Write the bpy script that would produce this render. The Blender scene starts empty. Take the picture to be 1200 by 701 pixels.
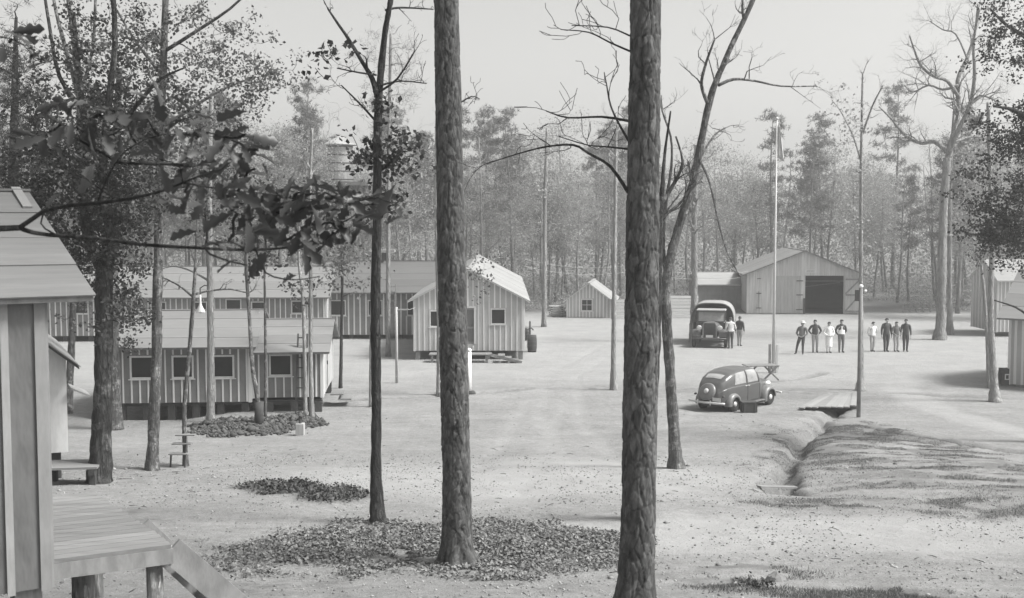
import bpy, bmesh, math, random
import numpy as np
from math import sin, cos, tan, atan, atan2, pi, radians, sqrt
from mathutils import Vector, Matrix, Quaternion

SC = bpy.context.scene
COL = SC.collection

# ------------------------------------------------------------------ camera
F, CX, CY, HZ, CAMZ = 1350.0, 600.0, 350.5, 260.0, 7.2
PITCH = atan((CY - HZ) / F)
cam_d = bpy.data.cameras.new('camera')
cam_d.sensor_width = 36.0
cam_d.lens = F / 1200.0 * 36.0
cam_d.clip_start = 0.1
cam_d.clip_end = 3000.0
cam_d.dof.use_dof = True
cam_d.dof.focus_distance = 38.0
cam_d.dof.aperture_fstop = 6.0
cam = bpy.data.objects.new('camera', cam_d)
COL.objects.link(cam)
cam.location = (0, 0, CAMZ)
cam.rotation_euler = (pi / 2 - PITCH, 0, 0)
SC.camera = cam

# ------------------------------------------------------------------ world, sun, exposure
SUN_EL, SUN_AZ = radians(52), radians(101)       # azimuth clockwise from +Y (away from the camera)
world = bpy.data.worlds.new('World')
SC.world = world
world.use_nodes = True
nt = world.node_tree
nt.nodes.clear()
sky = nt.nodes.new('ShaderNodeTexSky')
sky.sky_type = 'NISHITA'
sky.sun_disc = False
sky.sun_elevation = SUN_EL
sky.sun_rotation = SUN_AZ
sky.air_density = 1.0
sky.dust_density = 4.0
sky.ozone_density = 1.0
bw = nt.nodes.new('ShaderNodeRGBToBW')
tint = nt.nodes.new('ShaderNodeMix'); tint.data_type = 'RGBA'; tint.blend_type = 'MULTIPLY'
tint.inputs[0].default_value = 1.0
tint.inputs[7].default_value = (1.0, 0.997, 0.975, 1)
bg = nt.nodes.new('ShaderNodeBackground')
bg.inputs[1].default_value = 0.12
wo = nt.nodes.new('ShaderNodeOutputWorld')
nt.links.new(sky.outputs[0], bw.inputs[0])
nt.links.new(bw.outputs[0], tint.inputs[6])
nt.links.new(tint.outputs[2], bg.inputs[0])
nt.links.new(bg.outputs[0], wo.inputs[0])

sun_d = bpy.data.lights.new('sun', 'SUN')
sun_d.energy = 3.2
sun_d.angle = radians(15)
sun_d.color = (1.0, 0.995, 0.97)
sun = bpy.data.objects.new('sun', sun_d)
COL.objects.link(sun)
to_sun = Vector((sin(SUN_AZ) * cos(SUN_EL), cos(SUN_AZ) * cos(SUN_EL), sin(SUN_EL)))
sun.rotation_euler = to_sun.to_track_quat('Z', 'Y').to_euler()
sun.location = (60, 20, 60)

SC.view_settings.view_transform = 'Standard'
SC.view_settings.look = 'None'
SC.view_settings.exposure = 1.03
SC.view_settings.gamma = 1.0
SC.view_settings.use_curve_mapping = False
SC.render.engine = 'CYCLES'
cy = SC.cycles
cy.max_bounces = 5; cy.diffuse_bounces = 2; cy.glossy_bounces = 2; cy.volume_bounces = 0
cy.transparent_max_bounces = 4
cy.use_denoising = True

RNG = np.random.default_rng(7)
random.seed(7)

# ------------------------------------------------------------------ pixel <-> world helpers
CP, SP = cos(PITCH), sin(PITCH)
def ray(px, py):
    u = (px - CX) / F; v = (CY - py) / F
    dy = CP + v * SP
    return u / dy, (-SP + v * CP) / dy
def at(px, py, Y):
    a, b = ray(px, py)
    return Vector((a * Y, Y, CAMZ + b * Y))

# value noise
def _hash(ix, iy, s):
    h = (ix.astype(np.int64) * 374761393 + iy.astype(np.int64) * 668265263 + s * 974634777) & 0x7fffffff
    h = ((h ^ (h >> 13)) * 1274126177) & 0x7fffffff
    h = h ^ (h >> 16)
    return (h & 0xffff) / 65535.0
def vnoise(x, y, s=0):
    x = np.asarray(x, float); y = np.asarray(y, float)
    ix = np.floor(x); iy = np.floor(y); fx = x - ix; fy = y - iy
    fx = fx * fx * (3 - 2 * fx); fy = fy * fy * (3 - 2 * fy)
    a = _hash(ix, iy, s); b = _hash(ix + 1, iy, s); c = _hash(ix, iy + 1, s); d = _hash(ix + 1, iy + 1, s)
    return (a * (1 - fx) + b * fx) * (1 - fy) + (c * (1 - fx) + d * fx) * fy
def fbm(x, y, o=4, s=0):
    t = 0; a = 0.5; n = 0
    for k in range(o):
        t = t + a * vnoise(x * 2 ** k, y * 2 ** k, s + k * 17); n += a; a *= 0.5
    return t / n
def sstep(a, b, v):
    t = np.clip((v - a) / (b - a), 0, 1)
    return t * t * (3 - 2 * t)

# ------------------------------------------------------------------ terrain function
PY = np.array([-80, 0, 5, 10, 17.2, 21, 27, 30, 37, 44, 52, 800.])
PZ = np.array([6.0, 4.4, 3.85, 3.0, 1.98, 1.70, 1.12, 0.82, 0.33, 0.03, 0.0, 0.0])
def base_z(x, y):
    y = np.asarray(y, float)
    k = 0
    for o in (-1.6, -0.8, 0, 0.8, 1.6):
        k = k + np.interp(y + o, PY, PZ)
    return k / 5
_YS = 3.0 * 1.003 ** np.arange(1300)
def gnd0(px, py, fn=None):
    a, b = ray(px, py)
    d = CAMZ + b * _YS - (fn or base_z)(a * _YS, _YS)
    k = int(np.argmax(d < 0)) if (d < 0).any() else len(_YS) - 1
    y = _YS[k]
    if k: y = _YS[k - 1] + (_YS[k] - _YS[k - 1]) * d[k - 1] / (d[k - 1] - d[k])
    return (float(a * y), float(y))

def px_ellipse(px, py, rx, ry):
    x, y = gnd0(px, py)
    y0 = gnd0(px, py + ry)[1]; y1 = gnd0(px, py - ry)[1]
    return (x, y, rx * y / F, (y1 - y0) / 2)
def e_mask(x, y, e, n=0.35, s=3, lo=1.15, hi=0.8, fr=1.3):
    d = np.sqrt(((x - e[0]) / e[2]) ** 2 + ((y - e[1]) / e[3]) ** 2)
    d = d + (fbm(x * fr, y * fr, 3, s) - 0.5) * 2 * n
    return sstep(lo, hi, d)

def polyline_dist(x, y, pts):
    best = np.full(np.shape(x), 1e9); par = np.zeros(np.shape(x))
    acc = 0
    for (x0, y0), (x1, y1) in zip(pts[:-1], pts[1:]):
        dx, dy = x1 - x0, y1 - y0; L2 = dx * dx + dy * dy; L = sqrt(L2)
        t = np.clip(((x - x0) * dx + (y - y0) * dy) / L2, 0, 1)
        d = np.hypot(x - x0 - t * dx, y - y0 - t * dy)
        m = d < best
        best = np.where(m, d, best); par = np.where(m, acc + t * L, par)
        acc += L
    return best, par / acc

LITTER = [px_ellipse(470, 640, 190, 27), px_ellipse(655, 640, 95, 20), px_ellipse(560, 650, 120, 22)]
BRUSH = [px_ellipse(330, 574, 62, 9), px_ellipse(385, 581, 50, 11)]
RUBBLE = [px_ellipse(283, 503, 66, 10), px_ellipse(350, 497, 36, 7)]
DIP = px_ellipse(175, 482, 95, 11)
MOUND = [px_ellipse(1075, 545, 150, 48)]
GRASS = [px_ellipse(1060, 545, 150, 45), px_ellipse(850, 672, 110, 20), px_ellipse(1090, 700, 190, 14),
         px_ellipse(1150, 595, 130, 10), px_ellipse(960, 588, 110, 7), px_ellipse(1010, 505, 60, 12), px_ellipse(935, 520, 30, 22)]
SHADE_DEBRIS = [px_ellipse(150, 558, 70, 12), px_ellipse(705, 455, 26, 4), px_ellipse(800, 457, 32, 3), px_ellipse(955, 460, 62, 4),  # shading painted at the oak foot, roadside debris strips, other darker patches
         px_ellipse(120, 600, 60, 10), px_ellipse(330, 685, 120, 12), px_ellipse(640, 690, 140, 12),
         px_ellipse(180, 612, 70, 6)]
PATHE = [px_ellipse(950, 625, 420, 26), px_ellipse(620, 560, 300, 30)]
DITCH = [gnd0(*p) for p in ((985, 470), (972, 484), (952, 507), (928, 530), (914, 550), (908, 574))]
EDGE1 = [gnd0(*p) for p in ((395, 472), (455, 468), (530, 464), (575, 461), (620, 457))]
EDGE2 = [gnd0(*p) for p in ((1020, 503), (1060, 511), (1106, 520), (1150, 526), (1205, 533))]
EDGE3 = [gnd0(*p) for p in ((1040, 461), (1085, 462), (1100, 464), (1160, 466), (1210, 468))]
EDGE4 = [gnd0(*p) for p in ((895, 448), (915, 446), (945, 443), (965, 438))]
FOOTP = [gnd0(*p) for p in ((1050, 440), (1060, 462), (1110, 485), (1170, 500), (1230, 512))]

RUTS = [[gnd0(*p) for p in q] for q in (((1300, 665), (1100, 640), (940, 622), (800, 590), (700, 545), (655, 490), (660, 440), (720, 405), (830, 385), (960, 374)), ((640, 470), (600, 540), (560, 590)), ((760, 500), (820, 462), (900, 425), (980, 395)))]
def rut_dist(x, y):
    best = np.full(np.shape(x), 9.)
    for q in RUTS:
        d, t = polyline_dist(x, y, q)
        best = np.minimum(best, np.abs(d + .25 * (fbm(x * .5, y * .5, 2, 55) - .5) - .72))
    return best

def ground_z(x, y):
    x = np.asarray(x, float); y = np.asarray(y, float)
    z = base_z(x, y)
    near = sstep(70, 20, y)
    z = z + (fbm(x * 0.35, y * 0.35, 4, 5) - 0.5) * 0.16 * (0.3 + near)
    z = z + (fbm(x * 2.3, y * 2.3, 3, 9) - 0.5) * 0.05 * near
    d, t = polyline_dist(x + .9 * (fbm(x * .9, y * .9, 3, 91) - .5), y + .9 * (fbm(x * .9, y * .9, 3, 92) - .5), DITCH)
    w = 0.13 + 0.12 * t + 0.10 * fbm(x * 1.1, y * 1.1, 2, 31) + 0.30 * (fbm(x * 2.8, y * 2.8, 4, 35) - .42)
    z = z - 0.32 * np.exp(-(d / w) ** 3) * (0.75 + 0.25 * t) - .10 * np.exp(-(d / .7) ** 2)
    m = e_mask(x, y, MOUND[0], 0.15, 4, 1.25, 0.3, 0.5)
    z = z + 0.17 * m * (0.7 + 0.6 * fbm(x * 0.5 + y * 0.2, y * 1.1, 3, 12)) * sstep(0.1, 0.9, d) + .10 * m * (fbm(x * 1.6 + y * .6, y * 3.5, 4, 13) - .5)
    for e in RUBBLE:
        k = e_mask(x, y, e, 0.3, 6, 1.1, 0.2)
        z = z + k * (0.10 + 0.20 * fbm(x * 3.5, y * 3.5, 3, 8))
    z = z - 0.34 * e_mask(x, y, DIP, 0.1, 3, 1.2, 0.2)
    rt = rut_dist(x, y)
    z = z - 0.02 * np.exp(-(rt / .22) ** 2) * sstep(95, 80, y)
    for e in LITTER[:2]:
        z = z + 0.10 * e_mask(x, y, e, 0.25, 7, 1.1, 0.4)
    for e in BRUSH:
        k = e_mask(x, y, e, 0.3, 2, 1.1, 0.3)
        z = z + k * (fbm(x * 2.5, y * 2.5, 3, 44) - 0.45) * 0.35
    for pl, dp, ww in ((EDGE1, .12, .18), (EDGE2, .16, .22), (EDGE3, .1, .2), (EDGE4, .08, .2)):
        d, t = polyline_dist(x, y, pl)
        z = z - dp * np.exp(-(d / ww) ** 2) + 0.4 * dp * np.exp(-((d - 2.2 * ww) / ww) ** 2)
    return z
def gnd(px, py):
    x, y = gnd0(px, py, ground_z)
    return Vector((x, y, float(ground_z(x, y))))
def gz(x, y):
    return float(ground_z(x, y))

# ------------------------------------------------------------------ object helpers
def link(o, parent=None):
    COL.objects.link(o)
    if parent is not None:
        o.parent = parent
    return o
def tag(o, label=None, cat=None, group=None, kind=None):
    if label: o['label'] = label
    if cat: o['category'] = cat
    if group: o['group'] = group
    if kind: o['kind'] = kind
    return o
def empty(name, loc=(0, 0, 0), rz=0.0, parent=None):
    o = bpy.data.objects.new(name, None)
    o.empty_display_size = 0.2
    o.location = loc; o.rotation_euler = (0, 0, rz)
    return link(o, parent)
def copy_tree(o, parent=None):
    c = o.copy(); COL.objects.link(c); c.parent = parent
    for ch in list(o.children):
        copy_tree(ch, c)
    return c

class MB:
    """collects shapes and builds one mesh object"""
    def __init__(s):
        s.v = []; s.f = []; s.m = []
    def add(s, vs, fs, mi=0):
        n = len(s.v)
        s.v.extend([tuple(p) for p in vs])
        for f in fs:
            s.f.append(tuple(i + n for i in f)); s.m.append(mi)
    def box(s, c, size, rot=None, mi=0, taper=1.0):
        hx, hy, hz = size[0] / 2, size[1] / 2, size[2] / 2
        vs = []
        for z in (-1, 1):
            k = taper if z > 0 else 1.0
            for x, y in ((-1, -1), (1, -1), (1, 1), (-1, 1)):
                vs.append(Vector((x * hx * k, y * hy * k, z * hz)))
        if rot is not None:
            vs = [rot @ p for p in vs]
        c = Vector(c)
        s.add([p + c for p in vs], [(3, 2, 1, 0), (4, 5, 6, 7), (0, 1, 5, 4), (1, 2, 6, 5), (2, 3, 7, 6), (3, 0, 4, 7)], mi)
    def bar(s, a, b, w, h, mi=0, up=(0, 0, 1)):
        a = Vector(a); b = Vector(b); d = (b - a); L = d.length; d.normalize()
        up = Vector(up)
        if abs(d.dot(up)) > .98: up = Vector((0, 1, 0))
        y = up.cross(d).normalized(); z = d.cross(y)
        R = Matrix((d, y, z)).transposed()
        s.box((a + b) / 2, (L, w, h), R, mi)
    def tube(s, pts, rad, n=8, mi=0, cap=True, start=0.0, rough=0.0, seed=0):
        pts = [Vector(p) for p in pts]
        if not hasattr(rad, '__len__'): rad = [rad] * len(pts)
        if rough:
            kk, ii = np.meshgrid(np.arange(n), np.arange(len(pts)))
            NZ = 1 + rough * (vnoise(kk * 1.7 + seed, ii * .55, seed) + .6 * vnoise(kk * .5 + 9, ii * .22, seed + 3) - .8)
        t0 = (pts[1] - pts[0]).normalized()
        a = Vector((1, 0, 0)) if abs(t0.x) < .9 else Vector((0, 1, 0))
        u = (a - t0 * a.dot(t0)).normalized()
        vs = []
        for i, p in enumerate(pts):
            if i == 0: t = pts[1] - pts[0]
            elif i == len(pts) - 1: t = pts[i] - pts[i - 1]
            else: t = pts[i + 1] - pts[i - 1]
            if t.length < 1e-9: t = t0.copy()
            t.normalize()
            u = (u - t * u.dot(t))
            if u.length < 1e-6: u = Vector((0, 1, 0))
            u.normalize(); w = t.cross(u)
            for k in range(n):
                an = start + 2 * pi * k / n
                k_ = rad[i]
                if rough: k_ *= NZ[i, k]
                vs.append(p + (u * cos(an) + w * sin(an)) * k_)
        fs = []
        for i in range(len(pts) - 1):
            for k in range(n):
                k2 = (k + 1) % n
                fs.append((i * n + k, i * n + k2, (i + 1) * n + k2, (i + 1) * n + k))
        if cap:
            fs.append(tuple(reversed(range(n)))); fs.append(tuple(range((len(pts) - 1) * n, len(pts) * n)))
        s.add(vs, fs, mi)
    def lathe(s, prof, c=(0, 0, 0), n=20, axis='z', mi=0, sx=1.0, sy=1.0, R=None):
        vs = []
        for r, h in prof:
            for k in range(n):
                a = 2 * pi * k / n
                x, y = r * cos(a) * sx, r * sin(a) * sy
                p = {'z': Vector((x, y, h)), 'y': Vector((x, h, y)), 'x': Vector((h, x, y))}[axis]
                if R is not None: p = R @ p
                vs.append(p + Vector(c))
        fs = []
        for i in range(len(prof) - 1):
            for k in range(n):
                k2 = (k + 1) % n
                fs.append((i * n + k, i * n + k2, (i + 1) * n + k2, (i + 1) * n + k))
        fs.append(tuple(reversed(range(n)))); fs.append(tuple(range((len(prof) - 1) * n, len(prof) * n)))
        s.add(vs, fs, mi)
    def prism(s, poly, d, mi=0):
        """poly: 3-D outline (planar), d: extrusion vector"""
        n = len(poly); d = Vector(d)
        vs = [Vector(p) for p in poly] + [Vector(p) + d for p in poly]
        fs = [tuple(reversed(range(n))), tuple(range(n, 2 * n))]
        for k in range(n):
            k2 = (k + 1) % n
            fs.append((k, k2, n + k2, n + k))
        s.add(vs, fs, mi)
    def grid(s, P, mi=0, closed=False):
        nu = len(P); nv = len(P[0])
        vs = [p for r in P for p in r]
        fs = []
        for i in range(nu - 1):
            for j in range(nv - (0 if closed else 1)):
                j2 = (j + 1) % nv
                fs.append((i * nv + j, i * nv + j2, (i + 1) * nv + j2, (i + 1) * nv + j))
        s.add(vs, fs, mi)
    def mesh(s, name, mats, smooth=False):
        me = bpy.data.meshes.new(name)
        me.from_pydata(s.v, [], s.f)
        for m in (mats if isinstance(mats, (list, tuple)) else [mats]):
            me.materials.append(m)
        if any(s.m): me.polygons.foreach_set('material_index', s.m)
        if smooth: me.polygons.foreach_set('use_smooth', [True] * len(s.f))
        me.update()
        return me
    def build(s, name, mats, parent=None, smooth=False, loc=None, bevel=0.0, fix=False):
        me = s.mesh(name, mats, smooth)
        if fix:
            bm = bmesh.new(); bm.from_mesh(me); bmesh.ops.recalc_face_normals(bm, faces=bm.faces[:]); bm.to_mesh(me); bm.free()
        o = bpy.data.objects.new(name, me)
        if loc is not None: o.location = loc
        link(o, parent)
        if bevel:
            b = o.modifiers.new('bevel', 'BEVEL'); b.width = bevel; b.segments = 2; b.limit_method = 'ANGLE'
        return o

def np_mesh(name, V, Q, mat, smooth=False):
    """V (n,3) float array, Q (m,k) int array of k-gons"""
    me = bpy.data.meshes.new(name)
    V = np.ascontiguousarray(V, np.float32); Q = np.ascontiguousarray(Q, np.int32)
    me.vertices.add(len(V)); me.vertices.foreach_set('co', V.ravel())
    k = Q.shape[1]
    me.loops.add(Q.size); me.loops.foreach_set('vertex_index', Q.ravel())
    me.polygons.add(len(Q))
    me.polygons.foreach_set('loop_start', np.arange(0, Q.size, k, dtype=np.int32))
    if smooth: me.polygons.foreach_set('use_smooth', np.ones(len(Q), bool))
    me.update(calc_edges=True)
    if mat: me.materials.append(mat)
    return me
def np_obj(name, V, Q, mat, parent=None, smooth=False):
    return link(bpy.data.objects.new(name, np_mesh(name, V, Q, mat, smooth)), parent)

UNIT = {}
def unit_box(mat):
    if mat.name not in UNIT:
        b = MB(); b.box((0, 0, 0), (1, 1, 1)); UNIT[mat.name] = b.mesh('board', mat)
    return UNIT[mat.name]
def board(name, mat, c, size, parent, rot=None):
    """one plank: shares its mesh with all others of the same material"""
    o = bpy.data.objects.new(name, unit_box(mat))
    o.scale = size; o.location = c
    if rot is not None:
        o.rotation_mode = 'XYZ'; o.rotation_euler = rot
    return link(o, parent)

# ------------------------------------------------------------------ materials (the photograph is monochrome: greys only)
def new_mat(name):
    m = bpy.data.materials.new(name); m.use_nodes = True
    n = m.node_tree.nodes; l = m.node_tree.links
    return m, n, l, n['Principled BSDF']
def grey(v):
    return (v, v, v, 1)
def mat(name, base, var=0.15, scale=4.0, rough=0.85, bump=0.0, stretch=(1, 1, 1), spec=0.25, obj_var=0.0, detail=6, coarse=0.0, coords='Object', bscale=None, bdist=.02):
    m, n, l, b = new_mat(name)
    b.inputs['Roughness'].default_value = rough
    b.inputs['Specular IOR Level'].default_value = spec
    tc = n.new('ShaderNodeTexCoord'); mp = n.new('ShaderNodeMapping')
    l.new(tc.outputs[coords], mp.inputs[0]); mp.inputs['Scale'].default_value = stretch
    nz = n.new('ShaderNodeTexNoise'); nz.inputs['Scale'].default_value = scale; nz.inputs['Detail'].default_value = detail
    nz.inputs['Roughness'].default_value = 0.65
    l.new(mp.outputs[0], nz.inputs['Vector'])
    mr = n.new('ShaderNodeMapRange')
    mr.inputs[1].default_value = 0.25; mr.inputs[2].default_value = 0.75
    mr.inputs[3].default_value = base * (1 - var); mr.inputs[4].default_value = base * (1 + var)
    l.new(nz.outputs[0], mr.inputs[0])
    out = mr.outputs[0]
    if coarse:
        n2 = n.new('ShaderNodeTexNoise'); n2.inputs['Scale'].default_value = scale * 0.18; n2.inputs['Detail'].default_value = 3
        l.new(mp.outputs[0], n2.inputs['Vector'])
        m2 = n.new('ShaderNodeMapRange'); m2.inputs[1].default_value = .3; m2.inputs[2].default_value = .7
        m2.inputs[3].default_value = 1 - coarse; m2.inputs[4].default_value = 1 + coarse
        l.new(n2.outputs[0], m2.inputs[0])
        mm = n.new('ShaderNodeMath'); mm.operation = 'MULTIPLY'; l.new(out, mm.inputs[0]); l.new(m2.outputs[0], mm.inputs[1]); out = mm.outputs[0]
    if obj_var:
        oi = n.new('ShaderNodeObjectInfo'); m3 = n.new('ShaderNodeMapRange')
        m3.inputs[3].default_value = 1 - obj_var; m3.inputs[4].default_value = 1 + obj_var
        l.new(oi.outputs['Random'], m3.inputs[0])
        mm = n.new('ShaderNodeMath'); mm.operation = 'MULTIPLY'; l.new(out, mm.inputs[0]); l.new(m3.outputs[0], mm.inputs[1]); out = mm.outputs[0]
    l.new(out, b.inputs['Base Color'])
    if bump:
        bp = n.new('ShaderNodeBump'); bp.inputs['Strength'].default_value = bump; bp.inputs['Distance'].default_value = bdist
        src = nz
        if bscale:
            src = n.new('ShaderNodeTexNoise'); src.inputs['Scale'].default_value = bscale; src.inputs['Detail'].default_value = 4
            l.new(mp.outputs[0], src.inputs['Vector'])
        l.new(src.outputs[0], bp.inputs['Height']); l.new(bp.outputs[0], b.inputs['Normal'])
    return m

def leaf_mat(name, base, var=0.5, trans=0.25, rough=0.55):
    """leaves: grey varies from leaf to leaf (mesh island), a little light passes through"""
    m, n, l, b = new_mat(name)
    b.inputs['Roughness'].default_value = rough; b.inputs['Specular IOR Level'].default_value = 0.3
    g = n.new('ShaderNodeNewGeometry'); mr = n.new('ShaderNodeMapRange')
    mr.inputs[3].default_value = base * (1 - var); mr.inputs[4].default_value = base * (1 + var)
    l.new(g.outputs['Random Per Island'], mr.inputs[0]); l.new(mr.outputs[0], b.inputs['Base Color'])
    if trans:
        t = n.new('ShaderNodeBsdfTranslucent'); l.new(mr.outputs[0], t.inputs[0])
        mx = n.new('ShaderNodeMixShader'); mx.inputs[0].default_value = trans
        l.new(b.outputs[0], mx.inputs[1]); l.new(t.outputs[0], mx.inputs[2])
        l.new(mx.outputs[0], n['Material Output'].inputs['Surface'])
    return m

M = {}
M['paper'] = mat('tar_paper', 0.16, .16, 2.2, .75, .15, spec=.35, coarse=.16)
M['paper_a'] = mat('tar_paper_dark', 0.11, .2, 3.0, .55, .7, (1.3, 1.3, .5), spec=.45, coarse=.35, bscale=1.6, bdist=.12)
M['roof_a'] = mat('grey_roofing', 0.125, .14, 9.0, .85, .2, obj_var=.12, coarse=.2)
M['paper_b'] = mat('tar_paper_weathered', 0.19, .2, 2.0, .8, .1, coarse=.15)
M['paper_d'] = mat('tar_paper_pale', 0.36, .12, 1.6, .8, .05, coarse=.1)
M['batten'] = mat('batten_wood', 0.60, .16, 6, .85, .1, (1, 1, .15), obj_var=.12)
M['trim'] = mat('pale_trim', 0.54, .12, 8, .8, .1, (1, 1, .3), obj_var=.06)
M['roof'] = mat('roll_roofing', 0.175, .10, 3.0, .85, .1, obj_var=.08, coarse=.08)
M['roof_dark'] = mat('dark_roofing', 0.11, .12, 3.0, .85, .1, obj_var=.08, coarse=.1)
M['roof_pale'] = mat('pale_roofing', 0.25, .08, 3.0, .8, .1, obj_var=.05, coarse=.06)
M['plank'] = mat('fresh_plank', 0.175, .25, 9, .8, .2, (.1, 1, 1), obj_var=.2)
M['plank_v'] = mat('weathered_board', 0.36, .22, 7, .85, .15, (1, 1, .1), obj_var=.15)
M['plank_pale'] = mat('pale_plank', 0.23, .2, 7, .8, .15, (.12, 1, 1), obj_var=.14)
M['barn'] = mat('barn_board', 0.44, .28, 5, .9, .1, (1.6, 1.6, .08), obj_var=.1, coarse=.14)
M['timber'] = mat('rough_timber', 0.20, .35, 6, .9, .3, (1, 1, .4))
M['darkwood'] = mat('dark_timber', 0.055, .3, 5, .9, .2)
M['glass'] = mat('window_glass', 0.03, .3, 1.5, .4, 0, spec=.15)
M['screen'] = mat('wire_screen', 0.12, .15, 20, .8, 0)
M['iron'] = mat('dark_iron', 0.05, .3, 9, .55, .1, spec=.5)
M['white'] = mat('white_paint', 0.72, .08, 9, .6, .05)
M['pole'] = mat('painted_pole', 0.5, .08, 9, .6, .05)
M['canvas'] = mat('canvas', 0.27, .1, 3, .9, .1)
M['rubber'] = mat('tyre_rubber', 0.035, .25, 9, .8, .1)
M['chrome'] = mat('dull_metal', 0.5, .1, 9, .35, 0, spec=.6)
M['carpaint'] = mat('car_paint', 0.075, .1, 3, .28, 0, spec=.55)
M['carfender'] = mat('paler_paint', 0.14, .2, 4, .38, 0, spec=.5)  # paler than the car body; used on fenders, running boards and trim
M['truckpaint'] = mat('truck_paint', 0.08, .2, 4, .5, 0, spec=.4)
M['skin'] = mat('skin', 0.36, .1, 20, .6, 0)
M['shoe'] = mat('shoe_leather', 0.05, .2, 20, .5, 0)
M['hair'] = mat('hair', 0.04, .3, 40, .6, 0)
for nm, v in (('dark', .075), ('mid', .15), ('light', .36), ('white', .75), ('pale', .5)):
    M['cloth_' + nm] = mat('cloth_' + nm, v, .15, 14, .9, .1)
M['stone'] = mat('stone', 0.15, .3, 5, .9, .4)
# ================================================================== ground
def bark_mat(name, lo, hi, scale=16, zs=.22, bump=1.0, patch=None):
    """ridged bark: stretched cells with furrows between, mottled"""
    m, n, l, b = new_mat(name)
    b.inputs['Roughness'].default_value = .9; b.inputs['Specular IOR Level'].default_value = .12
    tc = n.new('ShaderNodeTexCoord'); mp = n.new('ShaderNodeMapping'); mp.inputs['Scale'].default_value = (1, 1, zs)
    l.new(tc.outputs['Object'], mp.inputs[0])
    nz = n.new('ShaderNodeTexNoise'); nz.inputs['Scale'].default_value = scale * .7; nz.inputs['Detail'].default_value = 8; nz.inputs['Roughness'].default_value = .75; nz.inputs['Distortion'].default_value = .6
    l.new(mp.outputs[0], nz.inputs[0])
    vo = n.new('ShaderNodeTexVoronoi'); vo.feature = 'DISTANCE_TO_EDGE'; vo.inputs['Scale'].default_value = scale; vo.inputs['Randomness'].default_value = 1.0
    av = n.new('ShaderNodeVectorMath'); av.operation = 'MULTIPLY_ADD'; av.inputs[1].default_value = (.12, .12, .12); l.new(nz.outputs['Color'], av.inputs[0]); l.new(mp.outputs[0], av.inputs[2])
    l.new(av.outputs[0], vo.inputs['Vector'])
    ve = n.new('ShaderNodeMapRange'); ve.inputs[1].default_value = 0; ve.inputs[2].default_value = .22; l.new(vo.outputs['Distance'], ve.inputs[0])
    mr = n.new('ShaderNodeMapRange'); mr.inputs[1].default_value = .34; mr.inputs[2].default_value = .66
    mr.inputs[3].default_value = lo; mr.inputs[4].default_value = hi
    l.new(nz.outputs[0], mr.inputs[0]); out = mr.outputs[0]
    if patch:      # pale lichen patches
        n2 = n.new('ShaderNodeTexNoise'); n2.inputs['Scale'].default_value = patch[0]; n2.inputs['Detail'].default_value = 7; n2.inputs['Roughness'].default_value = .7
        l.new(tc.outputs['Object'], n2.inputs[0])
        r2 = n.new('ShaderNodeMapRange'); r2.inputs[1].default_value = .52; r2.inputs[2].default_value = .6
        l.new(n2.outputs[0], r2.inputs[0])
        mx = n.new('ShaderNodeMix'); l.new(r2.outputs[0], mx.inputs[0]); l.new(out, mx.inputs[2]); mx.inputs[3].default_value = patch[1]; out = mx.outputs[0]
    l.new(out, b.inputs['Base Color'])
    hm = n.new('ShaderNodeMath'); hm.operation = 'ADD'; l.new(ve.outputs[0], hm.inputs[0]); l.new(nz.outputs[0], hm.inputs[1])
    bp = n.new('ShaderNodeBump'); bp.inputs['Strength'].default_value = bump; bp.inputs['Distance'].default_value = .05
    l.new(hm.outputs[0], bp.inputs['Height']); l.new(bp.outputs[0], b.inputs['Normal'])
    return m
M['bark'] = bark_mat('bark_dark', .025, .11)
M['bark_mid'] = bark_mat('bark_grey', .07, .24, patch=(3.5, .34))
M['bark_pale'] = bark_mat('bark_pale', .28, .58)
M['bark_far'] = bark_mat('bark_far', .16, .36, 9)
M['bark_oak'] = bark_mat('bark_oak', .02, .10, 13, .2, 1, patch=(2.6, .15))

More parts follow.
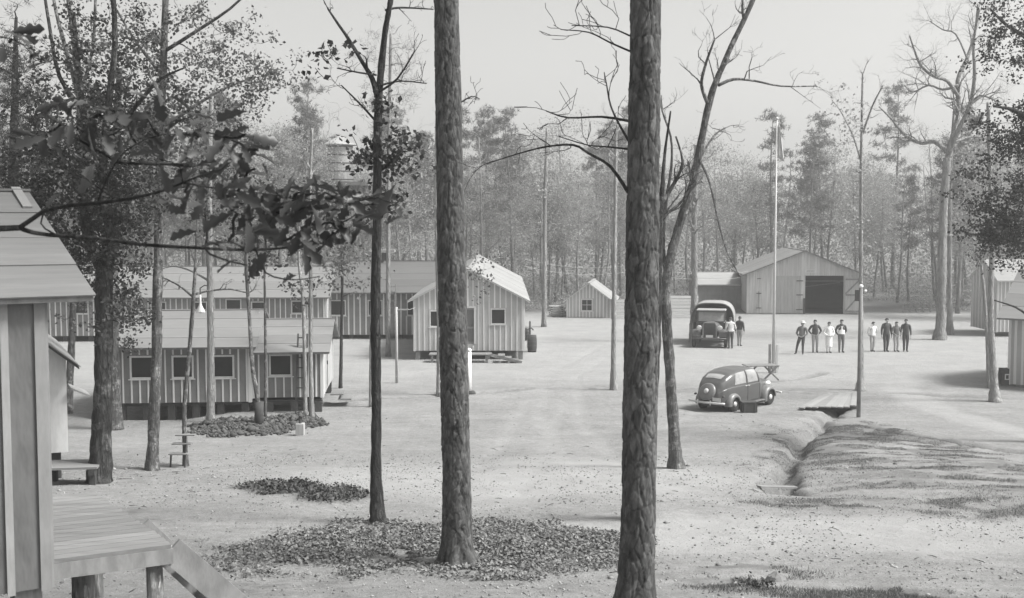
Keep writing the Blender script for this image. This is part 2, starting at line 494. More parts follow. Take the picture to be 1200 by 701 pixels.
def ground_material():
    m, n, l, b = new_mat('sandy_ground')
    b.inputs['Roughness'].default_value = .95; b.inputs['Specular IOR Level'].default_value = .1
    tc = n.new('ShaderNodeTexCoord')
    def noise(sc, det=6, stretch=None, r=.6):
        z = n.new('ShaderNodeTexNoise'); z.inputs['Scale'].default_value = sc; z.inputs['Detail'].default_value = det; z.inputs['Roughness'].default_value = r
        if stretch:
            mp = n.new('ShaderNodeMapping'); mp.inputs['Scale'].default_value = stretch; l.new(tc.outputs['Object'], mp.inputs[0]); l.new(mp.outputs[0], z.inputs[0])
        else:
            l.new(tc.outputs['Object'], z.inputs[0])
        return z.outputs[0]
    def rng(v, a, b_, c, d):
        r = n.new('ShaderNodeMapRange'); l.new(v, r.inputs[0])
        for i, k in enumerate((a, b_, c, d)): r.inputs[1 + i].default_value = k
        return r.outputs[0]
    def mul(a, c):
        k = n.new('ShaderNodeMath'); k.operation = 'MULTIPLY'; l.new(a, k.inputs[0])
        if isinstance(c, float): k.inputs[1].default_value = c
        else: l.new(c, k.inputs[1])
        return k.outputs[0]
    sand = rng(noise(.45, 5), .3, .7, .215, .275)
    sand = mul(sand, rng(noise(5, 8, None, .75), .3, .7, .76, 1.20))
    sand = mul(sand, rng(noise(38, 3), .35, .7, .74, 1.16))
    sand = mul(sand, rng(noise(1.2, 5, (.35, 1.6, 1)), .35, .7, .92, 1.06))
    # scattered dark crumbs and chips of bark
    crumbs = rng(noise(14, 4, None, .8), .64, .72, 1.0, .55)
    sand = mul(sand, crumbs)
    def attr(nm):
        a = n.new('ShaderNodeAttribute'); a.attribute_name = nm; return a.outputs['Fac']
    def mixc(f, a, c):
        x = n.new('ShaderNodeMix'); l.new(f, x.inputs[0]); l.new(a, x.inputs[2])
        if isinstance(c, float): x.inputs[3].default_value = c
        else: l.new(c, x.inputs[3])
        return x.outputs[0]
    grass = rng(noise(3, 8, None, .7), .3, .7, .07, .17)
    soil = rng(noise(6, 8, None, .7), .3, .7, .06, .17)
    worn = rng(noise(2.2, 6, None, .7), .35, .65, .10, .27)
    path = rng(noise(.9, 5), .3, .7, .27, .325)
    out = mixc(attr('path'), sand, path)
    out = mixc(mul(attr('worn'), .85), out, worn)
    out = mixc(mul(attr('grass'), .8), out, grass)
    out = mixc(attr('soil'), out, soil)
    l.new(out, b.inputs['Base Color'])
    bp = n.new('ShaderNodeBump'); bp.inputs['Strength'].default_value = .9; bp.inputs['Distance'].default_value = .03
    l.new(noise(22, 6, None, .75), bp.inputs['Height'])
    b2 = n.new('ShaderNodeBump'); b2.inputs['Strength'].default_value = .5; b2.inputs['Distance'].default_value = .12
    l.new(noise(3.5, 6, None, .7), b2.inputs['Height']); l.new(bp.outputs[0], b2.inputs['Normal'])
    l.new(b2.outputs[0], b.inputs['Normal'])
    return m

def masks(x, y):
    grass = 0 * x; soil = 0 * x; worn = 0 * x; path = 0 * x
    st = fbm(x * .9 + y * .4, y * 2.4, 5, 61)
    for i, e in enumerate(GRASS):
        k = e_mask(x, y, e, .35, 20 + i, 1.2, .55, 1.0)
        grass = np.maximum(grass, k * .85 * sstep(.34, .56, st) if i == 0 else k * sstep(.35, .6, fbm(x * 1.6, y * 1.6, 3, 70)))
    for e in SHADE_DEBRIS: worn = np.maximum(worn, .8 * e_mask(x, y, e, .4, 33, 1.2, .4))  # the worn mask also carries the shading painted at the oak foot
    for e in LITTER: worn = np.maximum(worn, .9 * e_mask(x, y, e, .25, 7, 1.1, .75))
    for e in RUBBLE: soil = np.maximum(soil, .9 * e_mask(x, y, e, .25, 6, 1.05, .8))
    for e in BRUSH: soil = np.maximum(soil, e_mask(x, y, e, .4, 2, 1.05, .6))
    d, t = polyline_dist(x + .9 * (fbm(x * .9, y * .9, 3, 91) - .5), y + .9 * (fbm(x * .9, y * .9, 3, 92) - .5), DITCH); soil = np.maximum(soil, .75 * sstep(.6, .2, d + .5 * (fbm(x * 2, y * 2, 3, 5) - .5)) * (.4 + .6 * sstep(.4, .9, t)))
    for pl, w, k in ((EDGE1, .3, .75), (EDGE2, .45, .8), (EDGE3, .35, .7), (EDGE4, .3, .5)):
        d, t = polyline_dist(x, y, pl); soil = np.maximum(soil, k * sstep(w, w * .3, d + .6 * w * (fbm(x * 1.5, y * 1.5, 3, 8) - .5) * 2))
    for e in PATHE: path = np.maximum(path, .8 * e_mask(x, y, e, .15, 40, 1.15, .6, .3))
    d, t = polyline_dist(x, y, FOOTP); path = np.maximum(path, .6 * sstep(1.0, .5, d + .5 * (fbm(x * .8, y * .8, 3, 6) - .5)))
    path = np.maximum(path, .55 * sstep(46, 55, y) * sstep(95, 80, y))
    path = np.maximum(path, .28 * sstep(.34, .1, rut_dist(x, y) + .25 * (fbm(x * 2, y * 2, 3, 21) - .5)) * sstep(95, 80, y))
    # forest floor
    soil = np.maximum(soil, .75 * sstep(88, 93, y + 4 * (fbm(x * .3, y * .3, 3, 90) - .5)))
    worn = np.maximum(worn, .7 * sstep(-14, -22, x) * sstep(52, 46, y))
    return grass, soil, worn, path * (1 - soil) * (1 - grass)

def build_ground():
    xs = np.concatenate([[-700, -350, -180, -110, -80, -60], np.arange(-46, 2.95, .2), np.arange(3, 12.99, .08), np.arange(13, 46.01, .2), [60, 80, 110, 180, 350, 700]])
    ys = [3.0]
    while ys[-1] < 112: ys.append(ys[-1] * 1.0055 + .012)
    ys = np.concatenate([[-300, -120, -50, -20, -6, 0], ys, [125, 150, 200, 300, 500, 900]])
    X, Y = np.meshgrid(xs, ys)
    x = X.ravel(); y = Y.ravel()
    z = ground_z(x, y)
    V = np.stack([x, y, z], 1)
    nx, ny = len(xs), len(ys)
    i = np.arange(nx - 1)[None, :] + nx * np.arange(ny - 1)[:, None]
    i = i.ravel()
    Q = np.stack([i, i + 1, i + 1 + nx, i + nx], 1)
    o = np_obj('ground', V, Q, ground_material(), None, True)
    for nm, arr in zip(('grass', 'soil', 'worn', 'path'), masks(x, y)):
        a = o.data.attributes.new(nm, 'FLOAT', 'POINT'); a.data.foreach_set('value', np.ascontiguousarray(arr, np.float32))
    tag(o, 'pale sandy camp clearing with worn tracks', 'ground', kind='structure')
build_ground()
# ================================================================== buildings
def wall_part(bld, origin, ang, width, z0, z1, rise=0.0, openings=(), m=None, bat=None, bat_w=.075, bat_sp=.5, t=.09, name='wall', corner=True, bat_off=.25, frame_m=None):
    """one wall in the building's own frame: origin (x,y), ang = direction of the wall; outside is to the right of it"""
    ux, uy = cos(ang), sin(ang); nx, ny = uy, -ux            # outward normal
    def W(u, v, o=0.0):
        return Vector((origin[0] + ux * u + nx * o, origin[1] + uy * u + ny * o, v))
    b = MB()
    us = sorted({0.0, width} | {o[0] for o in openings} | {o[1] for o in openings})
    vs = sorted({z0, z1} | {max(z0, o[2]) for o in openings} | {min(z1, o[3]) for o in openings})
    for u0, u1 in zip(us[:-1], us[1:]):
        for v0, v1 in zip(vs[:-1], vs[1:]):
            um, vm = (u0 + u1) / 2, (v0 + v1) / 2
            if any(o[0] < um < o[1] and o[2] < vm < o[3] for o in openings): continue
            b.add([W(u0, v0), W(u1, v0), W(u1, v1), W(u0, v1)], [(0, 1, 2, 3)])
            b.add([W(u0, v0, -t), W(u1, v0, -t), W(u1, v1, -t), W(u0, v1, -t)], [(3, 2, 1, 0)])
    if rise:
        a = [(0, z1), (width, z1), (width / 2, z1 + rise)]
        b.add([W(u, v) for u, v in a], [(0, 1, 2)]); b.add([W(u, v, -t) for u, v in a], [(2, 1, 0)])
    for o in openings:
        p = [(o[0], o[2]), (o[1], o[2]), (o[1], o[3]), (o[0], o[3])]
        for k in range(4):
            q, r = p[k], p[(k + 1) % 4]
            b.add([W(*q), W(*r), W(*r, -t), W(*q, -t)], [(0, 1, 2, 3)])
    b.add([W(0, z0), W(width, z0), W(width, z0, -t), W(0, z0, -t)], [(3, 2, 1, 0)])
    wo = b.build(name, m, bld)
    fm = frame_m or M['trim']
    def strip(nm, ua, ub, va, vb, th, mt, par, off=0.0):
        c = W((ua + ub) / 2, (va + vb) / 2, th / 2 + off)
        tl = random.uniform(-.007, .007) if nm == 'batten' else 0
        return board(nm, mt, c, (abs(ub - ua) * (random.uniform(.85, 1.15) if nm == 'batten' else 1), th, abs(vb - va)), par, (0, tl, ang))
    if bat:
        u = bat_off
        while u < width - .08:
            top = z1 + (rise * (1 - abs(u / width * 2 - 1)) if rise else 0) - .02
            segs = [(z0 + .01, top)]
            for o in openings:
                if o[0] - .12 < u < o[1] + .12:
                    ns = []
                    for s0, s1 in segs:
                        if o[2] - .1 > s0: ns.append((s0, min(s1, o[2] - .1)))
                        if o[3] + .1 < s1: ns.append((max(s0, o[3] + .1), s1))
                    segs = ns
            for s0, s1 in segs:
                if s1 - s0 > .06: strip('batten', u - bat_w / 2, u + bat_w / 2, s0, s1, .022, bat, wo)
            u += bat_sp * random.uniform(.95, 1.05)
    if corner:
        for uc in (.045, width - .045): strip('corner_board', uc - .05, uc + .05, z0 - .02, z1 - .01, .028, fm, wo)
    for o in openings:
        kind = o[4]
        if kind in ('window', 'shut_window'):
            f = MB(); e = .065
            for ua, ub, va, vb in ((o[0] - e, o[1] + e, o[3], o[3] + e), (o[0] - e, o[1] + e, o[2] - e, o[2]), (o[0] - e, o[0], o[2], o[3]), (o[1], o[1] + e, o[2], o[3])):
                c = W((ua + ub) / 2, (va + vb) / 2, .014)
                f.box(c, (ub - ua, .03, vb - va), Matrix.Rotation(ang, 3, 'Z'))
            wn = f.build('window', fm, bld)
            strip('sill', o[0] - .12, o[1] + .12, o[2] - e - .035, o[2] - e - .003, .06, fm, wn)
            c = W((o[0] + o[1]) / 2, (o[2] + o[3]) / 2, -.045)
            board('pane', M['glass'], c, (o[1] - o[0], .012, o[3] - o[2]), wn, (0, 0, ang))
            if len(o) < 6: continue
            g = MB(); um = (o[0] + o[1]) / 2; vm = (o[2] + o[3]) / 2
            g.box(W(um, vm, -.03), (.03, .03, o[3] - o[2]), Matrix.Rotation(ang, 3, 'Z'))
            g.box(W(um, vm, -.03), (o[1] - o[0], .034, .03), Matrix.Rotation(ang, 3, 'Z'))
            g.build('muntin', M['timber'] if len(o) < 6 else fm, wn)
        elif kind == 'door':
            f = MB(); e = .09
            for ua, ub, va, vb in ((o[0] - e, o[1] + e, o[3], o[3] + e), (o[0] - e, o[0], o[2], o[3]), (o[1], o[1] + e, o[2], o[3])):
                f.box(W((ua + ub) / 2, (va + vb) / 2, .014), (ub - ua, .03, vb - va), Matrix.Rotation(ang, 3, 'Z'))
            dr = f.build('door', fm, bld)
            c = W((o[0] + o[1]) / 2, (o[2] + o[3]) / 2, -.05)
            board('door_screen', M['screen'], c, (o[1] - o[0] - .01, .02, o[3] - o[2] - .01), dr, (0, 0, ang))
            for fr in (.03, .45, .97):
                vv = o[2] + (o[3] - o[2]) * fr
                strip('door_rail', o[0] + .01, o[1] - .01, vv - .05, vv + .05, .025, M['timber'], dr, -.04)
            strip('door_handle', o[1] - .14, o[1] - .10, o[2] + .9, o[2] + 1.05, .05, M['iron'], dr, -.02)
    return wo

def roof_part(bld, L, W, z, rise, ovx, ovy, courses, m, edge_m, thick=.07, mode='eave', x0=0.0):
    """gable roof, ridge along local x; courses of roofing are pieces of their own"""
    hw = W / 2 + ovy
    sl = rise / (W / 2)
    ze = z - sl * ovy
    zr = z + rise
    b = MB()
    xa, xb = x0 - ovx, x0 + L + ovx
    for s in (0, 1):
        ye = -ovy if s == 0 else W + ovy
        poly = [(xa, ye, ze), (xa, W / 2, zr), (xa, W / 2, zr + thick), (xa, ye, ze + thick)]
        b.prism(poly, (xb - xa, 0, 0))
    ro = b.build('roof', edge_m, bld, fix=True)
    ln = sqrt(hw ** 2 + (zr - ze) ** 2); a = atan2(zr - ze, hw)
    for s in (0, 1):
        sy = 1 if s == 0 else -1
        ye = -ovy if s == 0 else W + ovy
        rx = a * sy
        nrm = Vector((0, -sin(a) * sy, cos(a)))
        up = Vector((0, cos(a) * sy, sin(a)))
        base = Vector(((xa + xb) / 2, ye, ze + thick))
        if mode == 'eave':
            cw = ln / courses
            for i in range(courses):
                c = base + up * ((i + .5) * cw) + nrm * (.012 + .004 * (i % 2))
                o = board('roofing_sheet', m, c, (xb - xa + .03, cw + .06, .014), ro, (rx - .010 * sy, 0, 0))
        else:
            cw = (xb - xa) / courses
            for i in range(courses):
                c = base + up * (ln / 2) + nrm * (.012 + .005 * (i % 2)); c.x = xa + (i + .5) * cw
                board('roofing_sheet', m, c, (cw + .04, ln + .04, .014), ro, (rx, 0, 0))
    c = Vector(((xa + xb) / 2, W / 2, zr + thick + .012))
    board('ridge_cap', m, c, (xb - xa + .06, .22, .03), ro)
    return ro

def piers(bld, pts, z0f, h, m, w=.22):
    for (x, y) in pts:
        wp = bld.matrix_world @ Vector((x, y, 0)) if False else None
        o = board('pier', m, (x, y, (z0f + h) / 2), (w, w, h - z0f), bld)

def local_ground(bld, x, y):
    c, s = cos(bld.rotation_euler.z), sin(bld.rotation_euler.z)
    wx = bld.location.x + c * x - s * y; wy = bld.location.y + s * x + c * y
    return gz(wx, wy) - bld.location.z

# ---- B: low long barrack, eaves to the camera, with lower right section -----------------------
def px_at_depth(px, Y): return (px - CX) / F * Y * 1.0
DB = 42.5
bx0 = at(141, 470, DB).x
B = empty('long_barrack', (bx0, DB - .4, 0.0), radians(5))
tag(B, 'low long tar-paper barrack with a dark ladder leaning on its front', 'barrack', 'tar paper barracks of the camp')
def zpx(py, Y): return CAMZ + ray(600, py)[1] * Y
zf, zt = zpx(471, DB), zpx(404, DB)
LB1 = 155 / F * DB + .0; LB2 = 82 / F * (DB + .5)
WB = 5.6
wins = []
for p0, p1 in ((159, 186), (207, 228), (254, 275)):
    u0 = (p0 - 141) / F * DB; u1 = (p1 - 141) / F * DB
    wins.append((u0, u1, zpx(441, DB), zpx(418, DB), 'window'))
wall_part(B, (0, 0), 0, LB1, zf, zt, 0, wins, M['paper'], M['batten'], bat_sp=.30, bat_w=.058)
wall_part(B, (0, WB), -pi / 2, WB, zf, zt, 1.15, [], M['paper'], M['batten'], bat_sp=.46)
wall_part(B, (LB1, 0), pi / 2, WB, zf, zt, 1.15, [], M['paper'], M['batten'], bat_sp=.46)
wall_part(B, (LB1, WB), pi, LB1, zf, zt, 0, [], M['paper'], None)
roof_part(B, LB1, WB, zt, 1.02, .25, .35, 4, M['roof'], M['timber'])
zt2 = zpx(410.5, DB); zf2 = zpx(467, DB)
x2 = LB1
u0 = (318 - 296) / F * DB; u1 = (341 - 296) / F * DB
s2 = wall_part(B, (x2 + .03, .12), 0, LB2, zf2, zt2, 0, [(u0, u1, zpx(440, DB), zpx(418, DB), 'window')], M['paper'], M['batten'], bat_sp=.30, bat_w=.058)
wall_part(B, (x2 + LB2 + .03, .12), pi / 2, WB - .24, zf2, zt2, 1.0, [(1.6, 2.4, zf2 + .05, zf2 + 1.9, 'door')], M['paper_d'], M['batten'], name='wall')
wall_part(B, (x2 + LB2 + .03, WB - .12), pi, LB2, zf2, zt2, 0, [], M['paper'], None)
roof_part(B, LB2 - .26, WB - .24, zt2, .86, .28, .4, 4, M['roof'], M['timber'], x0=LB1 + .30)
for i in range(9):
    for y in (.2, WB - .2):
        x = .15 + i * (LB1 + LB2 - .3) / 8
        g = local_ground(B, x, y) - .1
        board('pier', M['darkwood'], (x, y, (g + zf) / 2 - .02), (.26, .26, zf - g - .04), B)
board('floor_beam', M['darkwood'], ((LB1 + LB2) / 2, .25, zf - .07), (LB1 + LB2, .12, .16), B)
board('floor', M['darkwood'], ((LB1 + LB2) / 2, WB / 2, zf + .0), (LB1 + LB2 - .1, WB - .3, .05), B)
for i in range(2):
    board('doorstep', M['plank'], (LB1 + LB2 + .45 + .3 * i, 2.0, zf2 - .12 - .2 * i), (.5, 1.1, .05), B)

# ladder leaning on B
ld = empty('ladder', tuple(gnd(350, 473)), 0)
tag(ld, 'dark wooden ladder leaning on the front of the low barrack', 'ladder')
lx, ly, lz = ld.location
topz = zpx(394, DB) - lz; lean = .55
bpos = B.location
for s in (-1, 1):
    q = MB(); q.bar((s * .2, 0, -.05), (s * .17, lean, topz), .05, .07); q.build('rail', M['darkwood'], ld)
for k in range(8):
    f = (k + .6) / 8; q = MB(); q.bar((-.2, lean * f - .01, topz * f), (.2, lean * f - .01, topz * f), .04, .04); q.build('rung', M['darkwood'], ld)
ld.location.y = B.location.y - .62 + .75; ld.location.x = (350.5 - CX) / F * ld.location.y; ld.location.z = gz(ld.location.x, ld.location.y)

# ---- C: long barrack behind, C2: set-back barrack with dark roof ------------------------------
DC = 69.0
cx0 = at(40, 350, DC).x; cx1 = at(382, 350, DC).x
C = empty('long_barrack', (cx0, DC, 0), radians(1.0))
tag(C, 'long pale-roofed barrack behind the low one, seen above its roof', 'barrack', 'tar paper barracks of the camp')
LC = cx1 - cx0
zf = zpx(394, DC); zt = zpx(346, DC)
wins = []
for p0, p1, v0, v1 in ((88, 102, 367, 353), (177, 193, 367, 355), (228, 241, 367, 355), (265, 281, 367, 352), (295, 310, 367, 355), (342, 357, 367, 354)):
    wins.append(((p0 - 40) / F * DC, (p1 - 40) / F * DC, zpx(v0, DC), zpx(v1, DC), 'window'))
wall_part(C, (0, 0), 0, LC, zf, zt, 0, wins, M['paper_b'], M['batten'], bat_sp=.33, bat_w=.06)
wall_part(C, (0, 6.1), -pi / 2, 6.1, zf, zt, 1.4, [], M['paper_b'], M['batten'])
wall_part(C, (LC, 0), pi / 2, 6.1, zf, zt, 1.4, [], M['paper_b'], M['batten'])
wall_part(C, (LC, 6.1), pi, LC, zf, zt, 0, [], M['paper_b'], None)
roof_part(C, LC, 6.1, zt, 1.55, .25, .4, 4, M['roof'], M['timber'])
for i in range(12):
    x = .2 + i * (LC - .4) / 11; g = local_ground(C, x, .2) - .1
    board('pier', M['darkwood'], (x, .2, (g + zf) / 2 - .01), (.26, .26, zf - g), C)

DC2 = 70.6
cx0 = at(376, 350, DC2).x; cx1 = at(540, 350, DC2).x
C2 = empty('long_barrack', (cx0, DC2, 0), radians(1.0))
tag(C2, 'set-back barrack with dark roof and its own ladder, beside the gable-fronted barrack', 'barrack', 'tar paper barracks of the camp')
LC2 = cx1 - cx0; zf = zpx(392.5, DC2); zt = zpx(340, DC2)
wins = [((p0 - 376) / F * DC2, (p1 - 376) / F * DC2, zpx(369, DC2), zpx(353, DC2), 'window') for p0, p1 in ((388, 404), (432, 447), (478, 486))]
wall_part(C2, (0, 0), 0, LC2, zf, zt, 0, wins, M['paper_b'], M['batten'], bat_sp=.36, bat_w=.08)
wall_part(C2, (0, 6.1), -pi / 2, 6.1, zf, zt, 1.4, [], M['paper_b'], M['batten'])
wall_part(C2, (LC2, 0), pi / 2, 6.1, zf, zt, 1.4, [], M['paper_b'], M['batten'])
wall_part(C2, (LC2, 6.1), pi, LC2, zf, zt, 0, [], M['paper_b'], None)
roof_part(C2, LC2, 6.1, zt, 1.62, .25, .4, 5, M['roof_dark'], M['timber'])
for i in range(6):
    x = .2 + i * (LC2 - .4) / 5; g = local_ground(C2, x, .2) - .1
    board('pier', M['darkwood'], (x, .2, (g + zf) / 2 - .01), (.26, .26, zf - g), C2)
xv = (447 - 376) / F * DC2
vt = MB(); vt.box((xv, 3.05, zt + 1.85), (.5, .5, .7)); ven = vt.build('roof_ventilator', M['darkwood'], C2)
board('ventilator_hood', M['roof_pale'], (xv + .1, 3.05, zt + 2.32), (1.0, .9, .16), ven)
# roof ladder
l2 = empty('ladder', (at(460, 390, DC2 - .5).x, DC2 - .55, 0.0))
tag(l2, 'ladder standing against the set-back dark-roofed barrack', 'ladder')
for s in (-1, 1):
    q = MB(); q.bar((s * .22, -.2, .0), (s * .2, .25, 3.4), .06, .07); q.build('rail', M['timber'], l2)
for k in range(8):
    f = (k + .6) / 8; q = MB(); q.bar((-.21, -.2 + .45 * f, 3.4 * f), (.21, -.2 + .45 * f, 3.4 * f), .04, .05); q.build('rung', M['timber'], l2)

# ---- D: gable-fronted barrack -----------------------------------------------------------------
DD = 60.0
xl = at(485, 400, DD).x; xr = at(614.5, 400, DD).x; WD = xr - xl
LD = 26.0
D = empty('gable_barrack', (xr, DD, 0), radians(90 + 0.5))       # local x runs away from the camera, local y to the left
tag(D, 'striped barrack with pale roof showing its gable end and door to the yard', 'barrack', 'tar paper barracks of the camp')
zf = zpx(411, DD); zt = zpx(351, DD)
def du(p): return (p - 485) / F * DD * .998
wall_part(D, (0, WD), -pi / 2, WD, zf, zt, (351 - 317) / F * DD, [
    (du(505), du(517), zpx(382, DD), zpx(365, DD), 'window'), (du(577), du(592), zpx(379, DD), zpx(363, DD), 'window'),
    (du(540), du(556), zpx(403, DD), zpx(361, DD), 'door')], M['paper_d'], M['batten'], bat_sp=.285, bat_w=.065, bat_off=.28)
zr = (351 - 317) / F * DD
w1 = [(4 + 4 * k, 4.9 + 4 * k, zf + 1.0, zf + 1.8, 'window') for k in range(5)]
wall_part(D, (0, 0), 0, LD, zf, zt, 0, w1, M['paper_d'], M['batten'], bat_sp=.6) if False else None
wall_part(D, (LD, WD), pi, LD, zf, zt, 0, w1, M['paper_d'], M['batten'], bat_sp=.55, bat_w=.07)
wall_part(D, (0, 0), 0, LD, zf, zt, 0, w1, M['paper_d'], M['batten'], bat_sp=.55, bat_w=.07)
wall_part(D, (LD, 0), pi / 2, WD, zf, zt, zr, [], M['paper_d'], M['batten'])
roof_part(D, LD, WD, zt, zr, .3, .28, 9, M['roof_pale'], M['trim'], mode='slope')
for x in (.2, 6, 12, 18, 24):
    for y in (.2, WD / 3, 2 * WD / 3, WD - .2):
        board('pier', M['timber'], (x, y, zf / 2 - .05), (.24, .24, zf), D)
# doorstep of D
st = empty('doorstep_platform', (at(566, 414, DD - .9).x, DD - .95, 0))
tag(st, 'small plank doorstep with steps in front of the gable barrack door', 'steps')
for k in range(5): board('plank', M['plank'], (-1.15 + .0, -.45 + .2 * k, .42), (3.2, .18, .045), st)
for x in (-2.6, -1.2, .2):
    board('post', M['timber'], (x, -.4, .2), (.12, .12, .4), st)
for k in range(3): board('step', M['plank'], (.95 + .35 * k, -.1, .36 - .13 * k), (.36, 1.0, .05), st)
q = MB(); q.bar((.4, -.55, .42), (2.0, -.55, .02), .05, .16); q.build('stringer', M['timber'], st)

# ---- shed with window ------------------------------------------------------------------------
DS = 86.0
xl = at(664, 370, DS).x; xr = at(716, 370, DS).x; WS = xr - xl
S = empty('gable_shed', (xr, DS, 0), radians(90 - 8))
tag(S, 'little striped gable shed with a single window in front of the woods', 'shed')
zf = .02; zt = zpx(352, DS); zri = zpx(333, DS) - zt
wall_part(S, (0, WS), -pi / 2, WS, zf, zt, zri, [((682 - 664) / F * DS, (693.5 - 664) / F * DS, zpx(364, DS), zpx(351.5, DS) , 'window', 1)], M['paper_d'], M['batten'], bat_sp=.26, bat_w=.085, bat_off=.2)
wall_part(S, (6, WS), pi, 6, zf, zt, 0, [], M['paper_d'], M['batten'])
wall_part(S, (0, 0), 0, 6, zf, zt, 0, [], M['paper_d'], M['batten'])
wall_part(S, (6, 0), pi / 2, WS, zf, zt, zri, [], M['paper_d'], None)
roof_part(S, 6, WS, zt, zri, .3, .3, 4, M['roof_pale'], M['trim'], mode='slope')

# ---- barn ---------------------------------------------------------------------------------------
DN = 90.0
xl = at(876, 368, DN).x; xr = at(1006, 368, DN).x; WN = (xr - xl) * 1.005
N = empty('barn', (xr, DN - .6, 0), radians(90 - 6))
tag(N, 'wide board garage barn with one dark open doorway at the edge of the woods', 'barn')
zt = zpx(321, DN); zri = zpx(294.5, DN) - zt
def nu(p): return (p - 876) / 130 * WN
wall_part(N, (0, WN), -pi / 2, WN, .02, zt, zri, [(nu(942.5), nu(986), .03, zpx(323, DN), 'open')], M['barn'], None, corner=False)
wall_part(N, (11, WN), pi, 11, .02, zt, 0, [], M['barn'], None)
wall_part(N, (0, 0), 0, 11, .02, zt, 0, [], M['barn'], None)
wall_part(N, (11, 0), pi / 2, WN, .02, zt, zri, [], M['barn'], None)
roof_part(N, 11, WN, zt, zri, .35, .35, 9, M['roof'], M['timber'], mode='slope')
# vertical siding boards, too narrow to tell apart one by one
sd = MB(); u = .0
while u < WN - .06:
    w = random.uniform(.14, .22)
    um = u + w / 2
    top = zt + zri * (1 - abs(um / WN * 2 - 1)) - .04
    segs = [(.03, top)]
    if nu(941) < um < nu(987): segs = [(zpx(323, DN) + .02, top)]
    elif nu(987) <= um < nu(1001): segs = [(zpx(322, DN), top)]
    for s0, s1 in segs:
        sd.box((-.02 - random.uniform(0, .012), WN - um, (s0 + s1) / 2), (.03, w - .025, s1 - s0))
    u += w
tag(sd.build('siding', M['barn'], N), kind='stuff')
# left leaf (closed), right leaf swung open against the wall
dl = MB(); u = nu(908)
while u < nu(938) - .05:
    dl.box((-.07, WN - u - .09, zpx(323, DN) / 2 + .02), (.035, .165, zpx(323, DN) - .1)); u += .18
dlo = dl.build('door', M['plank_v'], N)
for v in (.35, 1.5, 2.6): board('hinge', M['iron'], (-.10, WN - nu(936), v), (.02, .5, .07), dlo)
dr = MB(); u = nu(987.5)
while u < nu(1004) - .05:
    dr.box((-.09, WN - u - .09, zpx(324, DN) / 2 + .02), (.035, .165, zpx(324, DN) - .15)); u += .18
dro = dr.build('door', M['plank_v'], N)
y0, y1 = WN - nu(988), WN - nu(1004); zz = zpx(324, DN)
for a, b in (((y0, .25), (y1, .25)), ((y0, zz * .52), (y1, zz * .52)), ((y0, zz - .2), (y1, zz - .2)), ((y0, .25), (y1, zz * .52)), ((y0, zz * .55), (y1, zz - .2))):
    q = MB(); q.bar((-.13, a[0], a[1]), (-.13, b[0], b[1]), .03, .12); q.build('brace', M['timber'], dro)
dp = board('door_post', M['darkwood'], (-.1, WN - nu(941.5), .62), (.1, .14, 1.25), N)
# wicket door, sign board, inside joists, an added dark sheet and a darkened floor
for v in (.45, 1.6): board('hinge', M['iron'], (-.06, WN - nu(889.5), v), (.02, .4, .06), N)
board('hinge', M['iron'], (-.06, WN - nu(889.5), 2.75), (.02, .3, .05), N)
board('wicket_edge', M['timber'], (-.055, WN - nu(889), 1.1), (.02, .05, 1.3), N)
sg = board('sign_board', M['trim'], (-.07, WN - nu(948), zpx(317.5, DN)), (.03, .85, .24), N)
for k in range(2): board('sign_rule', M['timber'], (-.09, WN - nu(948), zpx(317.5, DN) + .05 - .1 * k), (.008, .6, .028), N)
board('doorway_darkener', M['darkwood'], (5.0, WN / 2, zt / 2), (.06, WN - .3, zt - .1), N)  # made-up dark sheet, added to deepen the shade in the doorway
board('darkened_floor', M['darkwood'], (5.4, WN / 2, .035), (10.4, WN - .3, .02), N)  # floor coloured dark to deepen the shade seen through the doorway
board('crossbeam', M['plank'], (2.5, WN / 2, zpx(331, DN)), (.12, WN - .3, .12), N)
q = MB(); q.bar((3.5, WN - nu(940), zpx(340, DN)), (3.2, WN - nu(990), zpx(333, DN)), .1, .1); q.build('crossbeam', M['plank'], N)

# ---- low shed left of the barn ------------------------------------------------------------------
DLs = 95.0
xl = at(816, 360, DLs).x; xr = at(873, 360, DLs).x
LS = empty('low_shed', (xl, DLs, 0), 0)
tag(LS, 'low dark-walled shed with a pale roof adjoining the barn behind the truck', 'shed')
zt = zpx(333, DLs)
wall_part(LS, (0, 0), 0, xr - xl, .02, zt, 0, [], M['paper_b'], None, corner=False)
wall_part(LS, (0, 4), -pi / 2, 4, .02, zt, .85, [], M['paper_b'], None, corner=False)
wall_part(LS, (xr - xl, 0), pi / 2, 4, .02, zt, .85, [], M['paper_b'], None, corner=False)
wall_part(LS, (xr - xl, 4), pi, xr - xl, .02, zt, 0, [], M['paper_b'], None, corner=False)
for k in range(3): board('door_frame', M['timber'], ((k + .6) * (xr - xl) / 3.2, -.03, zt / 2), (.12, .04, zt - .1), LS)
roof_part(LS, xr - xl, 4, zt, .85, .15, .25, 2, M['roof_pale'], M['trim'])

